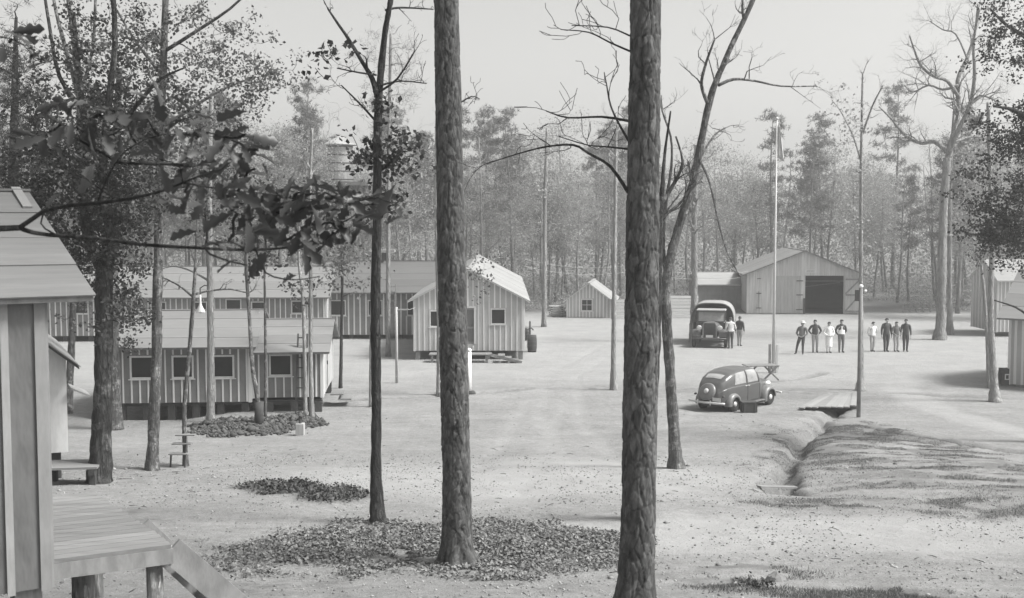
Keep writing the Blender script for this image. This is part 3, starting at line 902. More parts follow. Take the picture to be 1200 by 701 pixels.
# ---- A: near building on the left -----------------------------------------------------------------
th = radians(33)
ua = Vector((cos(th), sin(th), 0)); na = Vector((sin(th), -cos(th), 0))
cornerA = at(60, 655, 10.9)                      # right front corner at floor height
zfl = cornerA.z
LA, WA = 6.0, 6.1
org = cornerA - ua * LA
A = empty('near_cabin', (org.x, org.y, 0), th)
tag(A, 'near tar-paper cabin cut by the picture edge, with wide battens and a grey roof', 'cabin')
zwall0 = zfl - .27; zt = zpx(361, 11.1)
wall_part(A, (0, 0), 0, LA, zwall0, zt + .12, 0, [], M['paper_a'], None, corner=False)
wall_part(A, (LA, 0), pi / 2, WA, zwall0, zt + .12, 1.0, [], M['paper_a'], None, corner=False)
wall_part(A, (0, WA), -pi / 2, WA, zwall0, zt + .12, 1.0, [], M['paper_a'], None, corner=False)
wall_part(A, (LA, WA), pi, LA, zwall0, zt + .12, 0, [], M['paper_a'], None, corner=False)
for u in (LA - .05, LA - .365, LA - .72, LA - 1.1, LA - 1.5, LA - 1.9, LA - 2.4):
    board('batten', M['plank_pale'], (u, -.014, (zwall0 - .03 + zt + .1) / 2), (.10 if u > LA - .1 else .07, .026, zt + .12 - zwall0), A)
board('corner_board', M['plank_pale'], (LA + .014, .04, (zwall0 + zt) / 2 + .04), (.026, .08, zt + .1 - zwall0), A)
roof_part(A, LA, WA, zt + .12, 1.02, .42, .14, 4, M['roof_a'], M['timber'], thick=.05)
board('barge_board', M['roof'], (LA + .30, WA / 2 - .35, zt + 1.10), (.10, .75, .05), A, (atan(1.02 / 3.05), 0, 0))
for x in (LA - .2, LA - 2, LA - 4):
    board('pier', M['timber'], (x, .2, zwall0 - .6), (.25, .25, 1.2), A)

# deck with planks, posts and a stair stringer
c0 = at(64, 656, 10.95); c1 = at(203, 640, 11.37)
fz = zpx(655, 10.95)
def on_floor(px, py):
    a, b = ray(px, py); Y = (fz - CAMZ) / b; return Vector((a * Y, Y, fz))
c0 = on_floor(62, 656); c1 = on_floor(203, 638); c2 = on_floor(112, 577)
DK = empty('plank_deck', (c0.x, c0.y, fz), 0)
tag(DK, 'raised plank deck at the end of the near cabin, on round log posts', 'deck')
e = (c1 - c0).normalized(); dep = (c2 - c1); depl = dep.length; dep.normalize()
wid = (c1 - c0).length
npl = 17
for k in range(npl):
    f0 = depl * (k + .5) / npl
    a = dep * f0 - e * .5; bb = e * wid + dep * f0 + e * (.02 * random.uniform(-1, 1))
    q = MB(); q.bar(a + Vector((0, 0, -.02)), bb + Vector((0, 0, -.02)), depl / npl - .012, .04); q.build('plank', M['plank'], DK)
q = MB(); q.bar(Vector((0, 0, -.12)) - e * .3 + dep * .02, e * wid + Vector((0, 0, -.12)) + dep * .02, .05, .155); q.build('fascia', M['timber'], DK)
q = MB(); q.bar(e * (wid - .03) + Vector((0, 0, -.12)) + dep * .05, e * (wid - .03) + dep * depl + Vector((0, 0, -.12)), .05, .155); q.build('fascia', M['timber'], DK)
for f, g, r in ((.88, .18, .085), (.50, 1.2, .12), (.12, 1.7, .1), (.9, depl - .3, .09)):
    p = e * wid * f + dep * g
    gzz = gz(c0.x + p.x, c0.y + p.y) - fz
    q = MB(); q.tube([p + Vector((0, 0, gzz - .1)), p + Vector((.01, 0, gzz * .5)), p + Vector((0, 0, -.045 - .155))], [r * 1.05, r, r * .97], 14); q.build('log_post', M['bark_pale'], DK, smooth=True)
# stair at the deck's right side: two stringers
SR = empty('stair', (c1.x, c1.y, fz))
tag(SR, 'wooden stair with broad stringers going down from the plank deck', 'stair')
down = Vector((e.x, e.y, 0)).normalized()
def stringer(off):
    a = dep * off + Vector((0, 0, -.06)) - down * .01
    bpt = a + down * 1.15
    bz = gz(c1.x + bpt.x, c1.y + bpt.y) - fz + .02
    bpt.z = bz
    q = MB(); q.bar(a, bpt, .05, .26); q.build('stringer', M['timber'], SR)
stringer(.06); stringer(1.05)
for k in range(4):
    f = (k + 1) / 5
    bz = gz(c1.x + down.x * 1.1, c1.y + down.y * 1.1) - fz
    p = down * (1.15 * f) + dep * .55 + Vector((0, 0, -.06 + bz * f))
    q = MB(); q.bar(p - dep * .46, p + dep * .46, .24, .045); q.build('tread', M['plank_v'], SR)

# ---- A2: white-walled cabin end behind A ------------------------------------------------------------
DA2 = 27.0
pc = at(80, 527, DA2)
A2 = empty('white_cabin', (pc.x, pc.y, 0), radians(90 + 26))        # local x away from the camera, local y to the left
tag(A2, 'cabin with plain pale end wall and small awning beyond the near cabin', 'cabin')
z0 = pc.z; zt = zpx(421, DA2)
wall_part(A2, (0, 4.6), -pi / 2, 4.6, z0 - .05, zt, 1.9, [(3.9, 4.15, z0 + .03, zpx(446, DA2), 'open')], M['trim'], None, corner=False)
wall_part(A2, (0, 0), 0, 6, z0 - .05, zt, 0, [], M['trim'], None, corner=False)
wall_part(A2, (6, 0), pi / 2, 4.6, z0 - .05, zt, 1.9, [], M['trim'], None, corner=False)
roof_part(A2, 6, 4.6, zt, 1.9, .45, .25, 3, M['roof'], M['darkwood'], thick=.06)
board('door', M['darkwood'], (-.02, .62, (z0 + zpx(446, DA2)) / 2), (.05, .26, zpx(446, DA2) - z0), A2)
aw = MB(); aw.bar((.3, -.08, zpx(455, DA2)), (.3, -.5, zpx(465, DA2)), .9, .04); aw.build('awning', M['plank_pale'], A2)
board('floor', M['darkwood'], (3, 2.3, z0), (5.8, 4.4, .06), A2)
for x, y in ((.3, .3), (.3, 2.3), (.3, 4.2), (3, .3), (5.6, .3)): board('pier', M['darkwood'], (x, y, z0 - .55), (.3, .3, 1.0), A2)
board('skirting', M['darkwood'], (.5, 2.3, z0 - .5), (.04, 4.2, .95), A2)
board('skirting', M['darkwood'], (3.0, .5, z0 - .5), (5.0, .04, .95), A2)
PL = empty('entry_platform', tuple(at(85, 545, DA2 - .9)), radians(8))
tag(PL, 'low plank platform at the foot of the pale cabin wall', 'platform')
for k in range(6): board('plank', M['plank'], (0, -.35 + .16 * k, 0), (1.25, .15, .05), PL)
for x in (-.5, .5): board('sleeper', M['darkwood'], (x, .05, -.10), (.14, .95, .14), PL)
for x in (-.5, .5):
    for y in (-.3, .4): board('post', M['darkwood'], (x, y, -.42), (.14, .14, .5), PL)

# ---- E, F: buildings at the right edge -----------------------------------------------------------
DE = 50.0
xl = at(1181, 450, DE).x
E = empty('corner_barrack', (xl, DE, 0), radians(-38))
tag(E, 'tar-paper barrack with striped wall cut off by the right picture edge', 'barrack', 'tar paper barracks of the camp')
zf = zpx(450, DE); zt = zpx(369, DE)
wall_part(E, (0, 0), 0, 7, zf, zt, 0, [], M['paper_d'], M['batten'], bat_sp=.30, bat_w=.10, bat_off=.28)
wall_part(E, (0, 6.1), -pi / 2, 6.1, zf, zt, 1.75, [], M['paper_d'], M['batten'])
wall_part(E, (7, 0), pi / 2, 6.1, zf, zt, 1.75, [], M['paper_d'], M['batten'])
wall_part(E, (7, 6.1), pi, 7, zf, zt, 0, [], M['paper_d'], None)
roof_part(E, 7, 6.1, zt, 1.75, .45, .35, 4, M['roof'], M['timber'])
for x in (.5, 2.5, 4.5): board('pier', M['timber'], (x, .2, zf / 2 - .05), (.4, .3, zf + .1), E)
DF = 72.0
xl = at(1168, 370, DF).x; xr = at(1193, 370, DF).x
Fb = empty('far_cabin', (xl, DF, 0), 0)
tag(Fb, 'distant striped cabin with pale roof behind the barrack at the right edge', 'cabin')
zt = zpx(328, DF)
wall_part(Fb, (0, 0), 0, xr - xl + 3, .3, zt, 0, [], M['paper_d'], M['batten'], bat_sp=.25, bat_w=.08)
wall_part(Fb, (0, 4), -pi / 2, 4, .3, zt, 1.2, [], M['paper_d'], M['batten'])
wall_part(Fb, (xr - xl + 3, 0), pi / 2, 4, .3, zt, 1.2, [], M['paper_d'], M['batten'])
roof_part(Fb, xr - xl + 3, 4, zt, 1.2, .1, .2, 2, M['roof_pale'], M['trim'])

# ---- water tower (hazy, above the trees at the left) ------------------------------------------------
DW = 92.0
pw = at(399, 222, DW)
WT = empty('water_tower', (pw.x, DW, 0))
tag(WT, 'wooden water tank with hoops and conical cap on a trestle above the trees', 'water tower')
R = 14.5 / F * DW; zb = zpx(213, DW); ztp = zpx(170, DW)
q = MB(); q.lathe([(R * 1.02, zb), (R, ztp)], n=24); tk = q.build('tank', M['plank_v'], WT)
for k in range(5):
    q = MB(); z = zb + .15 + k * (ztp - zb - .3) / 4; q.lathe([(R * 1.04, z - .04), (R * 1.04, z + .04)], n=24); q.build('hoop', M['iron'], tk)
q = MB(); q.lathe([(R * 1.35, ztp - .02), (R * 1.3, ztp + .06), (.05, ztp + .75)], n=20); q.build('cap', M['plank_v'], WT)
q = MB(); q.box((.6, 0, zb - .2), (3.6, 3.0, .3)); q.build('platform', M['plank'], WT)
for sx in (-1, 1):
    for sy in (-1, 1):
        q = MB(); q.bar((sx * 1.6 + .3, sy * 1.5, 0), (sx * 1.0 + .3, sy * 1.0, zb - .36), .2, .2); q.build('leg', M['timber'], WT)
q = MB()
for z in (3, 6):
    q.bar((-1.4, -1.35, z), (2.0, -1.35, z), .12, .12)
q.build('brace', M['timber'], WT)
# ================================================================== vehicles
def cr(pts, t):
    """Catmull-Rom through pts, t in 0..1"""
    n = len(pts) - 1; s = min(max(t * n, 0), n - 1e-6); i = int(s); f = s - i
    p = [pts[max(i - 1, 0)], pts[i], pts[i + 1], pts[min(i + 2, n)]]
    return tuple(.5 * ((2 * b) + (c - a) * f + (2 * a - 5 * b + 4 * c - d) * f * f + (3 * b - a - 3 * c + d) * f ** 3) for a, b, c, d in zip(*p))

def wheel(parent, c, r, w, side, disc_m=None):
    g = MB()
    prof = [(r * .62, -w / 2), (r * .9, -w / 2), (r, -w * .3), (r, w * .3), (r * .9, w / 2), (r * .62, w / 2)]
    g.lathe(prof, (0, 0, 0), 28, 'y')
    wo = g.build('wheel', M['rubber'], parent, smooth=True, loc=c)
    h = MB(); s = side
    h.lathe([(r * .64, 0), (r * .64, s * w * .46), (r * .5, s * w * .36), (r * .34, s * w * .40), (r * .30, s * w * .62), (r * .12, s * w * .74)], (0, 0, 0), 24, 'y')
    h.build('hubcap', disc_m or M['chrome'], wo, smooth=True, fix=True)
    return wo

def fender(parent, x, z, r, y0, y1, side, m, a0=-15, a1=195, tail=0.0):
    P = []
    prof = [(0.0, .02), (.35, .05), (.7, .035), (.9, 0.0), (1.0, -.06), (1.0, -.13), (.96, -.13), (.96, -.05), (.85, -.02), (0, -.02)]
    for i in range(19):
        f = i / 18; a = radians(a0 + (a1 - a0) * f)
        rr = r * (1 + tail * f * f)
        row = []
        for (py, pr) in prof:
            y = y0 + (y1 - y0) * py
            row.append(Vector((x + cos(a) * (rr + pr) * (1 + .12 * (cos(a) > 0) * 0), side * y, z + sin(a) * (rr + pr))))
        P.append(row)
    g = MB(); g.grid(P); return g.build('fender', m, parent, smooth=True, fix=True)

def make_car():
    p0 = gnd(859, 482.5)
    hd = radians(47)
    fx = Vector((cos(hd), sin(hd), 0)); lf = Vector((-sin(hd), cos(hd), 0))
    # rear right wheel touches the ground at p0
    ctr = p0 + fx * 1.32 + lf * .70
    car = empty('sedan', (ctr.x, ctr.y, gz(ctr.x, ctr.y) - .01), hd)
    car.scale = (.94, .94, .92)
    tag(car, 'dark rounded sedan with spare wheel on its tail, parked beside the flagpole', 'car')
    st = [-2.16, -2.08, -1.9, -1.65, -1.3, -.85, -.3, .2, .5, .72, .98, 1.3, 1.7, 2.02, 2.12]
    zt = [.74, 1.0, 1.25, 1.46, 1.62, 1.71, 1.74, 1.73, 1.68, 1.44, 1.14, 1.11, 1.08, 1.0, .86]
    wd = [.30, .48, .60, .68, .735, .765, .78, .775, .76, .73, .62, .52, .40, .29, .22]
    zb = [.52, .46, .40, .36, .34, .33, .33, .33, .33, .33, .33, .34, .36, .40, .44]
    belt = [.66, .82, .94, 1.0, 1.04, 1.05, 1.05, 1.05, 1.05, 1.05, 1.0, .97, .94, .88, .78]
    gh = [.80, .82, .84, .84, .83, .82, .82, .82, .82, .84, .86, .86, .84, .84, .84]
    def S(x, t):
        w = np.interp(x, st, wd); z1 = np.interp(x, st, zt); z0 = np.interp(x, st, zb); zb_ = np.interp(x, st, belt); k = np.interp(x, st, gh)
        mid = (z0 + zb_) / 2
        pts = [(w * .5, z0), (w * .93, z0), (w, mid), (w * .985, zb_ - .03), (w * .95, zb_ + .02), (w * (k + .06), zb_ + (z1 - zb_) * .55), (w * (k - .08), zb_ + (z1 - zb_) * .86), (w * .42, z1 - .02), (0, z1)]
        y, z = cr(pts, t)
        return Vector((x, max(y, 0), z))
    xs = np.interp(np.linspace(0, 1, 66), np.linspace(0, 1, len(st)), st)
    nt_ = 41
    P = []
    for x in xs:
        row = [S(x, i / (nt_ - 1)) for i in range(nt_)]
        row += [Vector((v.x, -v.y, v.z)) for v in reversed(row[:-1])]
        P.append(row)
    g = MB(); g.grid(P)
    n = len(P[0])
    g.add(P[0], [tuple(range(n))]); g.add(P[-1], [tuple(reversed(range(n)))])
    bo = g.build('body', M['carpaint'], car, smooth=True, fix=True)
    # side windows, windscreen, rear window: panes lifted off the body surface
    def pane(name, x0, x1, t0, t1, side, m, off=.006, inset=None, nx=10, nt2=7, xs0=None):
        PP = []
        for i in range(nx + 1):
            r = []
            for j in range(nt2 + 1):
                tt = t0 + (t1 - t0) * j / nt2
                fx_ = j / nt2
                xa = x0 + (inset[0] * fx_ if inset else 0); xb = x1 + (inset[1] * fx_ if inset else 0)
                x = xa + (xb - xa) * i / nx
                a = S(x, tt); b_ = S(x + .01, tt); c_ = S(x, min(tt + .01, 1))
                nn = (b_ - a).cross(c_ - a)
                if nn.length > 1e-12: nn.normalize()
                if nn.y < 0: nn = -nn
                q = a + nn * off
                r.append(Vector((q.x, q.y * side, q.z)))
            PP.append(r)
        q = MB(); q.grid(PP); return q.build(name, m, car, smooth=True, fix=True)
    M['carglass'] = mat('car_glass', .28, .35, 2, .2, 0, spec=.4)
    for sd in (1, -1):
        pane('side_window', -1.22, -.42, .53, .73, sd, M['carglass'], inset=(.18, 0))
        pane('side_window', -.30, .52, .53, .75, sd, M['carglass'], inset=(.0, -.12))
        for xa in (-.36, .58):        # door joints
            q = MB(); q.tube([S(xa, t) * 1 + Vector((0, .004, 0)) if sd > 0 else Vector((xa, -S(xa, t).y - .004, S(xa, t).z)) for t in np.linspace(.16, .74, 12)], .008, 4); q.build('door_joint', M['rubber'], car)
        for xa, tt in ((-.28, .47), (-.48, .47)):
            a = S(xa, tt); q = MB(); q.box((xa, sd * (a.y + .03), a.z - .02), (.13, .03, .025)); q.build('door_handle', M['chrome'], car)
        pts = [S(x, .455) + Vector((0, .008, 0)) for x in np.linspace(-1.7, 1.7, 20)]
        q = MB(); q.tube([Vector((v.x, v.y * sd, v.z)) for v in pts], .012, 5); q.build('belt_moulding', M['carfender'], car)
    # windscreen and rear windows sit across the top: rows in x, across y
    def cross_pane(name, x0, x1, tmin, m, off):
        PP = []
        for i in range(9):
            x = x0 + (x1 - x0) * i / 8
            r = []
            for j in range(17):
                f = j / 16 * 2 - 1
                a = S(x, 1 - abs(f) * (1 - tmin))
                r.append(Vector((a.x + off[0], a.y * (1 if f > 0 else -1), a.z + off[1])))
            PP.append(r)
        q = MB(); q.grid(PP); return q.build(name, m, car, smooth=True)
    cross_pane('windscreen', .53, .93, .76, M['carglass'], (.006, .006))
    M['carglass_pale'] = mat('car_rear_glass', .3, .15, 3, .1, 0, spec=.6)
    rw = cross_pane('rear_window', -1.72, -1.46, .83, M['carglass_pale'], (-.008, .009))
    q = MB(); q.box((-1.6, 0, 1.418), (.34, .022, .016), Matrix.Rotation(-radians(35), 3, 'Y')); q.build('window_divider', M['carpaint'], rw)
    # spare wheel with cover on the tail
    sp = MB(); R = Matrix.Rotation(radians(-24), 3, 'Y')
    sp.lathe([(.10, -.10), (.33, -.09), (.375, -.02), (.36, .05), (.30, .085), (.12, .1)], (-2.13, 0, .88), 32, 'x', R=Matrix.Rotation(radians(205), 3, 'Y') @ Matrix.Identity(3))
    so = sp.build('spare_wheel', M['carfender'], car, smooth=True, fix=True)
    q = MB(); q.lathe([(.11, 0), (.09, .03), (.03, .045)], (-2.225, 0, .925), 18, 'x', R=Matrix.Rotation(radians(205), 3, 'Y')); q.build('hubcap', M['chrome'], so, smooth=True)
    for sd in (1, -1):
        fender(car, -1.32, .35, .40, .55, .86, sd, M['carfender'], -8, 188, .10)
        fender(car, 1.40, .36, .42, .40, .86, sd, M['carfender'], -2, 200, .22)
        wheel(car, (-1.32, sd * .71, .345), .345, .16, sd)
        wheel(car, (1.42, sd * .71, .345), .345, .16, sd)
        q = MB(); q.box((.02, sd * .76, .30), (1.75, .2, .05)); q.build('running_board', M['carfender'], car, bevel=.015)
        q = MB(); q.lathe([(.02, -.22), (.09, -.12), (.115, .06), (.1, .10), (.03, .12)], (1.78, sd * .42, .86), 16, 'x'); q.build('headlight', M['chrome'], car, smooth=True)
        q = MB(); q.lathe([(.04, -.05), (.045, .03), (.02, .05)], (-1.98, sd * .66, .72), 10, 'x'); q.build('tail_light', M['iron'], car, smooth=True)
    for xx, dd in ((-2.34, 1), (2.36, -1)):
        pts = [Vector((xx + dd * .16 * (abs(y) / .8) ** 2.2, y, .46)) for y in np.linspace(-.84, .84, 17)]
        q = MB(); q.tube(pts, .045, 8); bp = q.build('bumper', M['chrome'], car, smooth=True)
        for sd in (1, -1):
            q = MB(); q.tube([(xx - dd * .03, sd * .3, .38), (xx - dd * .05, sd * .3, .46), (xx - dd * .03, sd * .3, .57)], .028, 6); q.build('bumper_guard', M['chrome'], bp)
            q = MB(); q.bar((xx + dd * .03, sd * .4, .46), (xx + dd * .55, sd * .4, .44), .03, .06); q.build('bumper_iron', M['iron'], bp)
    q = MB(); q.box((-2.32, -.55, .62), (.015, .36, .15)); q.build('number_plate', M['chrome'], car)
    gr = [S(x, 1) for x in (2.0, 2.12)]
    q = MB()
    for k in range(9): q.bar((2.15, -.16 + .04 * k, .46), (2.06, -.19 + .0475 * k, .93), .012, .02)
    q.build('grille', M['chrome'], car)
    q = MB(); q.box((0, 0, .3), (3.6, 1.0, .12)); q.build('chassis', M['iron'], car)
make_car()

def make_truck():
    p = gnd(840, 407.5)
    hd = radians(-90 - 13)
    tr = empty('canvas_truck', (p.x, p.y + 1.8, gz(p.x, p.y + 1.8)), hd)
    tag(tr, 'canvas-topped truck facing the camera in the yard left of the flagpole', 'truck')
    T = M['truckpaint']; tr.scale = (1, 1.12, 1)
    # hood and radiator (local x forward)
    g = MB()
    P = []
    for x, w, h in ((.75, .50, 1.44), (1.2, .42, 1.42), (1.75, .33, 1.40), (1.95, .32, 1.39)):
        row = [Vector((x, -w, .7))] + [Vector((x, -w * cos(a), h - .3 + .3 * sin(a))) for a in np.linspace(0, pi, 11)] + [Vector((x, w, .7))]
        P.append(row)
    g.grid(P); g.add(P[-1], [tuple(range(13))])
    g.build('hood', T, tr, smooth=True, fix=True)
    g = MB(); 
    sh = [(-.31, .60), (.31, .60), (.32, 1.28), (.26, 1.42), (-.26, 1.42), (-.32, 1.28)]
    g.prism([Vector((1.955, y, z)) for y, z in sh], (.06, 0, 0)); rd = g.build('radiator', M['iron'], tr, fix=True)
    g = MB()
    for k in range(9): g.box((2.03, -.22 + .055 * k, .94), (.015, .012, .58))
    g.build('grille', M['rubber'], rd)
    g = MB(); g.tube([(2.03, -.33, .60), (2.03, -.34, 1.28), (2.03, -.26, 1.44), (2.03, .26, 1.44), (2.03, .34, 1.28), (2.03, .33, .60)], .04, 6); g.build('radiator_shell', M['carfender'], rd)
    for sd in (1, -1):
        g = MB(); g.lathe([(.03, -.2), (.11, -.08), (.135, .04), (.12, .06), (.02, .07)], (2.0, sd * .52, 1.16), 18, 'x'); g.build('headlight', M['chrome'], tr, smooth=True)
        fender(tr, 1.55, .46, .53, .45, .92, sd, T, 20, 190, .15)
        wheel(tr, (1.62, sd * .80, .46), .46, .17, sd, M['carfender'])
        wheel(tr, (-1.6, sd * .76, .42), .42, .22, sd, M['carfender'])
        g = MB(); g.box((.4, sd * .78, .48), (1.3, .26, .05)); g.build('running_board', T, tr)
        g = MB()
        for a, b in (((.62, .68, 1.40), (.45, .68, 2.02)), ((-.35, .72, 1.4), (-.35, .72, 2.02))): g.bar((a[0], sd * a[1], a[2]), (b[0], sd * b[1], b[2]), .07, .07)
        g.build('cab_post', T, tr)
        g = MB(); g.box((.2, sd * .72, 1.05), (1.1, .05, .75)); g.build('door', T, tr, bevel=.02)
    g = MB(); g.tube([(2.12, y, .55) for y in np.linspace(-.85, .85, 5)], .05, 8); g.build('bumper', T, tr, smooth=True)
    g = MB(); g.box((2.15, -.0, .68), (.015, .36, .14)); g.build('number_plate', M['chrome'], tr)
    g = MB(); g.bar((.68, 0, 1.42), (.5, 0, 1.98), 1.28, .015); g.build('windscreen', M['carglass'], tr)
    g = MB(); g.bar((.70, -.66, 1.40), (.70, .66, 1.40), .06, .06); g.bar((.53, -.66, 1.98), (.53, .66, 1.98), .06, .06); g.build('windscreen_frame', T, tr)
    g = MB(); g.box((.15, 0, 2.05), (1.15, 1.5, .09)); g.build('cab_roof', M['canvas'], tr, bevel=.04)
    g = MB(); g.box((.68, 0, 1.0), (.06, 1.3, .8)); g.build('dashboard', T, tr)
    g = MB(); g.box((-.05, 0, .95), (.55, 1.2, .5)); g.build('cab_seat', M['rubber'], tr)
    # canvas tilt over hoops
    P = []
    for i, x in enumerate(np.linspace(-.45, -3.0, 11)):
        sag = -.035 * (i % 2)
        row = []
        for a in np.linspace(-.12, pi + .12, 25):
            ex = .55
            c_, s_ = cos(a), sin(a)
            y = -(1.12 + sag) * (abs(c_) ** ex) * (1 if c_ > 0 else -1); z = 1.25 + (1.15 + sag) * (max(s_, -.1) if s_ < 0 else s_ ** .75)
            row.append(Vector((x, y, z)))
        P.append(row)
    g = MB(); g.grid(P); co = g.build('canvas_cover', M['canvas'], tr, smooth=True)
    md = co.modifiers.new('solid', 'SOLIDIFY'); md.thickness = .03; md.offset = 0
    inn = [Vector((-2.98, v.y * .97, v.z - .03)) for v in P[-1]]
    g = MB(); g.add(inn, [tuple(range(len(inn)))]); g.build('rear_curtain', M['canvas'], tr)
    for i in (0, 5, 10):
        g = MB(); g.tube([Vector((v.x + (.02 if i == 0 else 0), v.y * 1.005, v.z + .005)) for v in P[i]], .03, 6); g.build('hoop', M['timber'], tr)
    for sd in (1, -1):
        for k in range(3):
            g = MB(); g.box((-1.7, sd * 1.0, .82 + .17 * k), (2.55, .035, .155)); g.build('side_board', M['plank_v'], tr)
    g = MB(); g.box((-1.7, 0, .72), (2.6, 2.0, .06)); g.build('bed', M['darkwood'], tr)
    g = MB(); g.box((-.44, 0, 1.0), (.05, 1.95, .5)); g.build('headboard', M['darkwood'], tr)
    g = MB(); g.box((-.2, 0, .55), (4.2, .7, .14)); g.build('chassis', M['iron'], tr)
make_truck()

# ================================================================== people
def person(px, py, hpx, label, top='cloth_mid', legs='cloth_mid', hat=None, face=-90, stance=.09, lean=(0, 0), arms='down', apron=False, hair='hair', vest=None, lead=0.0):
    g0 = gnd(px, py)
    H = hpx / F * g0.y
    # joints for height 1.0; x right, y forward (facing), z up
    a_w = .108
    def P3(x, y, z): return Vector(((x + lean[0] * z) * H, (y + lean[1] * z) * H, z * H))
    J = {}
    J['pelvis'] = P3(0, 0, .53); J['waist'] = P3(0, .005, .61); J['chest'] = P3(0, .01, .72); J['collar'] = P3(0, 0, .815)
    J['neck'] = P3(0, .005, .86); J['head'] = P3(0, .02, .915); J['crown'] = P3(0, .012, .965)
    for s, n in ((-1, 'l'), (1, 'r')):
        fx_ = s * stance * (1.0 if lead == 0 else (1.0 if s < 0 else 1.9))
        J['hip' + n] = P3(s * .052, 0, .505)
        J['knee' + n] = P3(s * .055 + (fx_ - s * .05) * .5, .02 + (lead * .5 if s > 0 else 0), .285)
        J['ank' + n] = P3(fx_, -.008 + (lead if s > 0 else 0), .045)
        J['heel' + n] = P3(fx_, -.02 + (lead if s > 0 else 0), .022)
        J['toe' + n] = P3(fx_ + s * .022, .098 + (lead if s > 0 else 0), .018)
        for k in ('knee', 'ank', 'heel', 'toe'):      # feet do not follow the lean
            v = J[k + n]; v.x -= lean[0] * v.z * (1 if k != 'knee' else .5); v.y -= lean[1] * v.z * (1 if k != 'knee' else .5)
        J['sho' + n] = P3(s * a_w, 0, .805)
        if arms == 'hips':
            J['elb' + n] = P3(s * .19, -.05, .66); J['wri' + n] = P3(s * .105, .03, .56); J['han' + n] = P3(s * .075, .055, .545)
        elif arms == 'back':
            J['elb' + n] = P3(s * .165, -.06, .645); J['wri' + n] = P3(s * .08, -.10, .53); J['han' + n] = P3(s * .03, -.105, .50)
        elif arms == 'front':
            J['elb' + n] = P3(s * .165, .01, .64); J['wri' + n] = P3(s * .085, .10, .565); J['han' + n] = P3(s * .035, .115, .545)
        else:
            J['elb' + n] = P3(s * .142, -.01, .64); J['wri' + n] = P3(s * .15, .025, .50); J['han' + n] = P3(s * .148, .035, .452)
    rad = dict(pelvis=(.092, .066), waist=(.084, .06), chest=(.098, .066), collar=(.06, .05), neck=(.033, .034), head=(.047, .058), crown=(.043, .05))
    for n in 'lr':
        rad.update({'hip' + n: (.057, .06), 'knee' + n: (.036, .038), 'ank' + n: (.028, .03), 'heel' + n: (.026, .026), 'toe' + n: (.021, .016),
                    'sho' + n: (.042, .04), 'elb' + n: (.029, .03), 'wri' + n: (.021, .021), 'han' + n: (.024, .014)})
    loose = 1.12
    E = [('pelvis', 'waist', 'top'), ('waist', 'chest', 'top'), ('chest', 'collar', 'top'), ('collar', 'neck', 'skin'), ('neck', 'head', 'skin'), ('head', 'crown', 'skin')]
    for n in 'lr':
        E += [('pelvis', 'hip' + n, 'legs'), ('hip' + n, 'knee' + n, 'legs'), ('knee' + n, 'ank' + n, 'legs'), ('ank' + n, 'heel' + n, 'shoe'), ('heel' + n, 'toe' + n, 'shoe'),
              ('collar', 'sho' + n, 'top'), ('sho' + n, 'elb' + n, 'top'), ('elb' + n, 'wri' + n, 'top'), ('wri' + n, 'han' + n, 'skin')]
    names = list(J)
    me = bpy.data.meshes.new('skeleton')
    me.from_pydata([J[k] for k in names], [(names.index(a), names.index(b)) for a, b, _ in E], [])
    tmp = bpy.data.objects.new('skeleton', me); COL.objects.link(tmp)
    sk = tmp.modifiers.new('skin', 'SKIN'); sk.use_smooth_shade = True
    sv = me.skin_vertices[0].data if me.skin_vertices else None
    if sv is None:
        bm = bmesh.new(); bm.from_mesh(me); bm.verts.layers.skin.verify(); bm.to_mesh(me); bm.free(); sv = me.skin_vertices[0].data
    for i, k in enumerate(names):
        r = rad[k]; m_ = loose if k[:3] in ('pel', 'wai', 'che', 'hip', 'kne', 'elb', 'sho') else 1.0
        sv[i].radius = (r[0] * H * m_, r[1] * H * m_); sv[i].use_root = (k == 'pelvis')
    sub = tmp.modifiers.new('sub', 'SUBSURF'); sub.levels = 2; sub.render_levels = 2
    dg = bpy.context.evaluated_depsgraph_get(); dg.update()
    body = bpy.data.meshes.new_from_object(tmp.evaluated_get(dg))
    bpy.data.objects.remove(tmp)
    # zone of every face = nearest bone
    nv = len(body.polygons); cs = np.zeros(nv * 3); body.polygons.foreach_get('center', cs); cs = cs.reshape(-1, 3)
    best = np.full(nv, 1e9); zone = np.zeros(nv, int)
    zi = {'top': 0, 'legs': 1, 'skin': 2, 'shoe': 3}
    for a, b_, z in E:
        A_ = np.array(J[a]); B_ = np.array(J[b_]); d_ = B_ - A_
        t = np.clip(((cs - A_) @ d_) / (d_ @ d_), 0, 1)
        ra = rad[a][0] * (1 - t) + rad[b_][0] * t
        dist = np.linalg.norm(cs - A_ - t[:, None] * d_, axis=1) - ra * H
        m_ = dist < best; best = np.where(m_, dist, best); zone = np.where(m_, zi[z], zone)
    low = (zone == 0) & (cs[:, 2] < .545 * H) & (np.abs(cs[:, 0]) < .1 * H)
    zone = np.where(low, 1, zone)
    # extra facial and hand geometry goes into the same mesh
    x = MB()
    hc = J['head'] + Vector((0, .005 * H, .008 * H))
    x.box(hc + Vector((0, .056 * H, -.006 * H)), (.016 * H, .02 * H, .026 * H), None, 2, .4)
    for s in (-1, 1):
        x.lathe([(.002 * H, -.006 * H), (.013 * H, -.002 * H), (.012 * H, .004 * H)], hc + Vector((s * .047 * H, -.004 * H, 0)), 8, 'x', 2, 1, 1.4)
        x.lathe([(.001, -.003 * H), (.007 * H, 0), (.001, .003 * H)], hc + Vector((s * .018 * H, .052 * H, .01 * H)), 6, 'y', 4)
    x.box(hc + Vector((0, .054 * H, -.027 * H)), (.022 * H, .006 * H, .005 * H), None, 4)
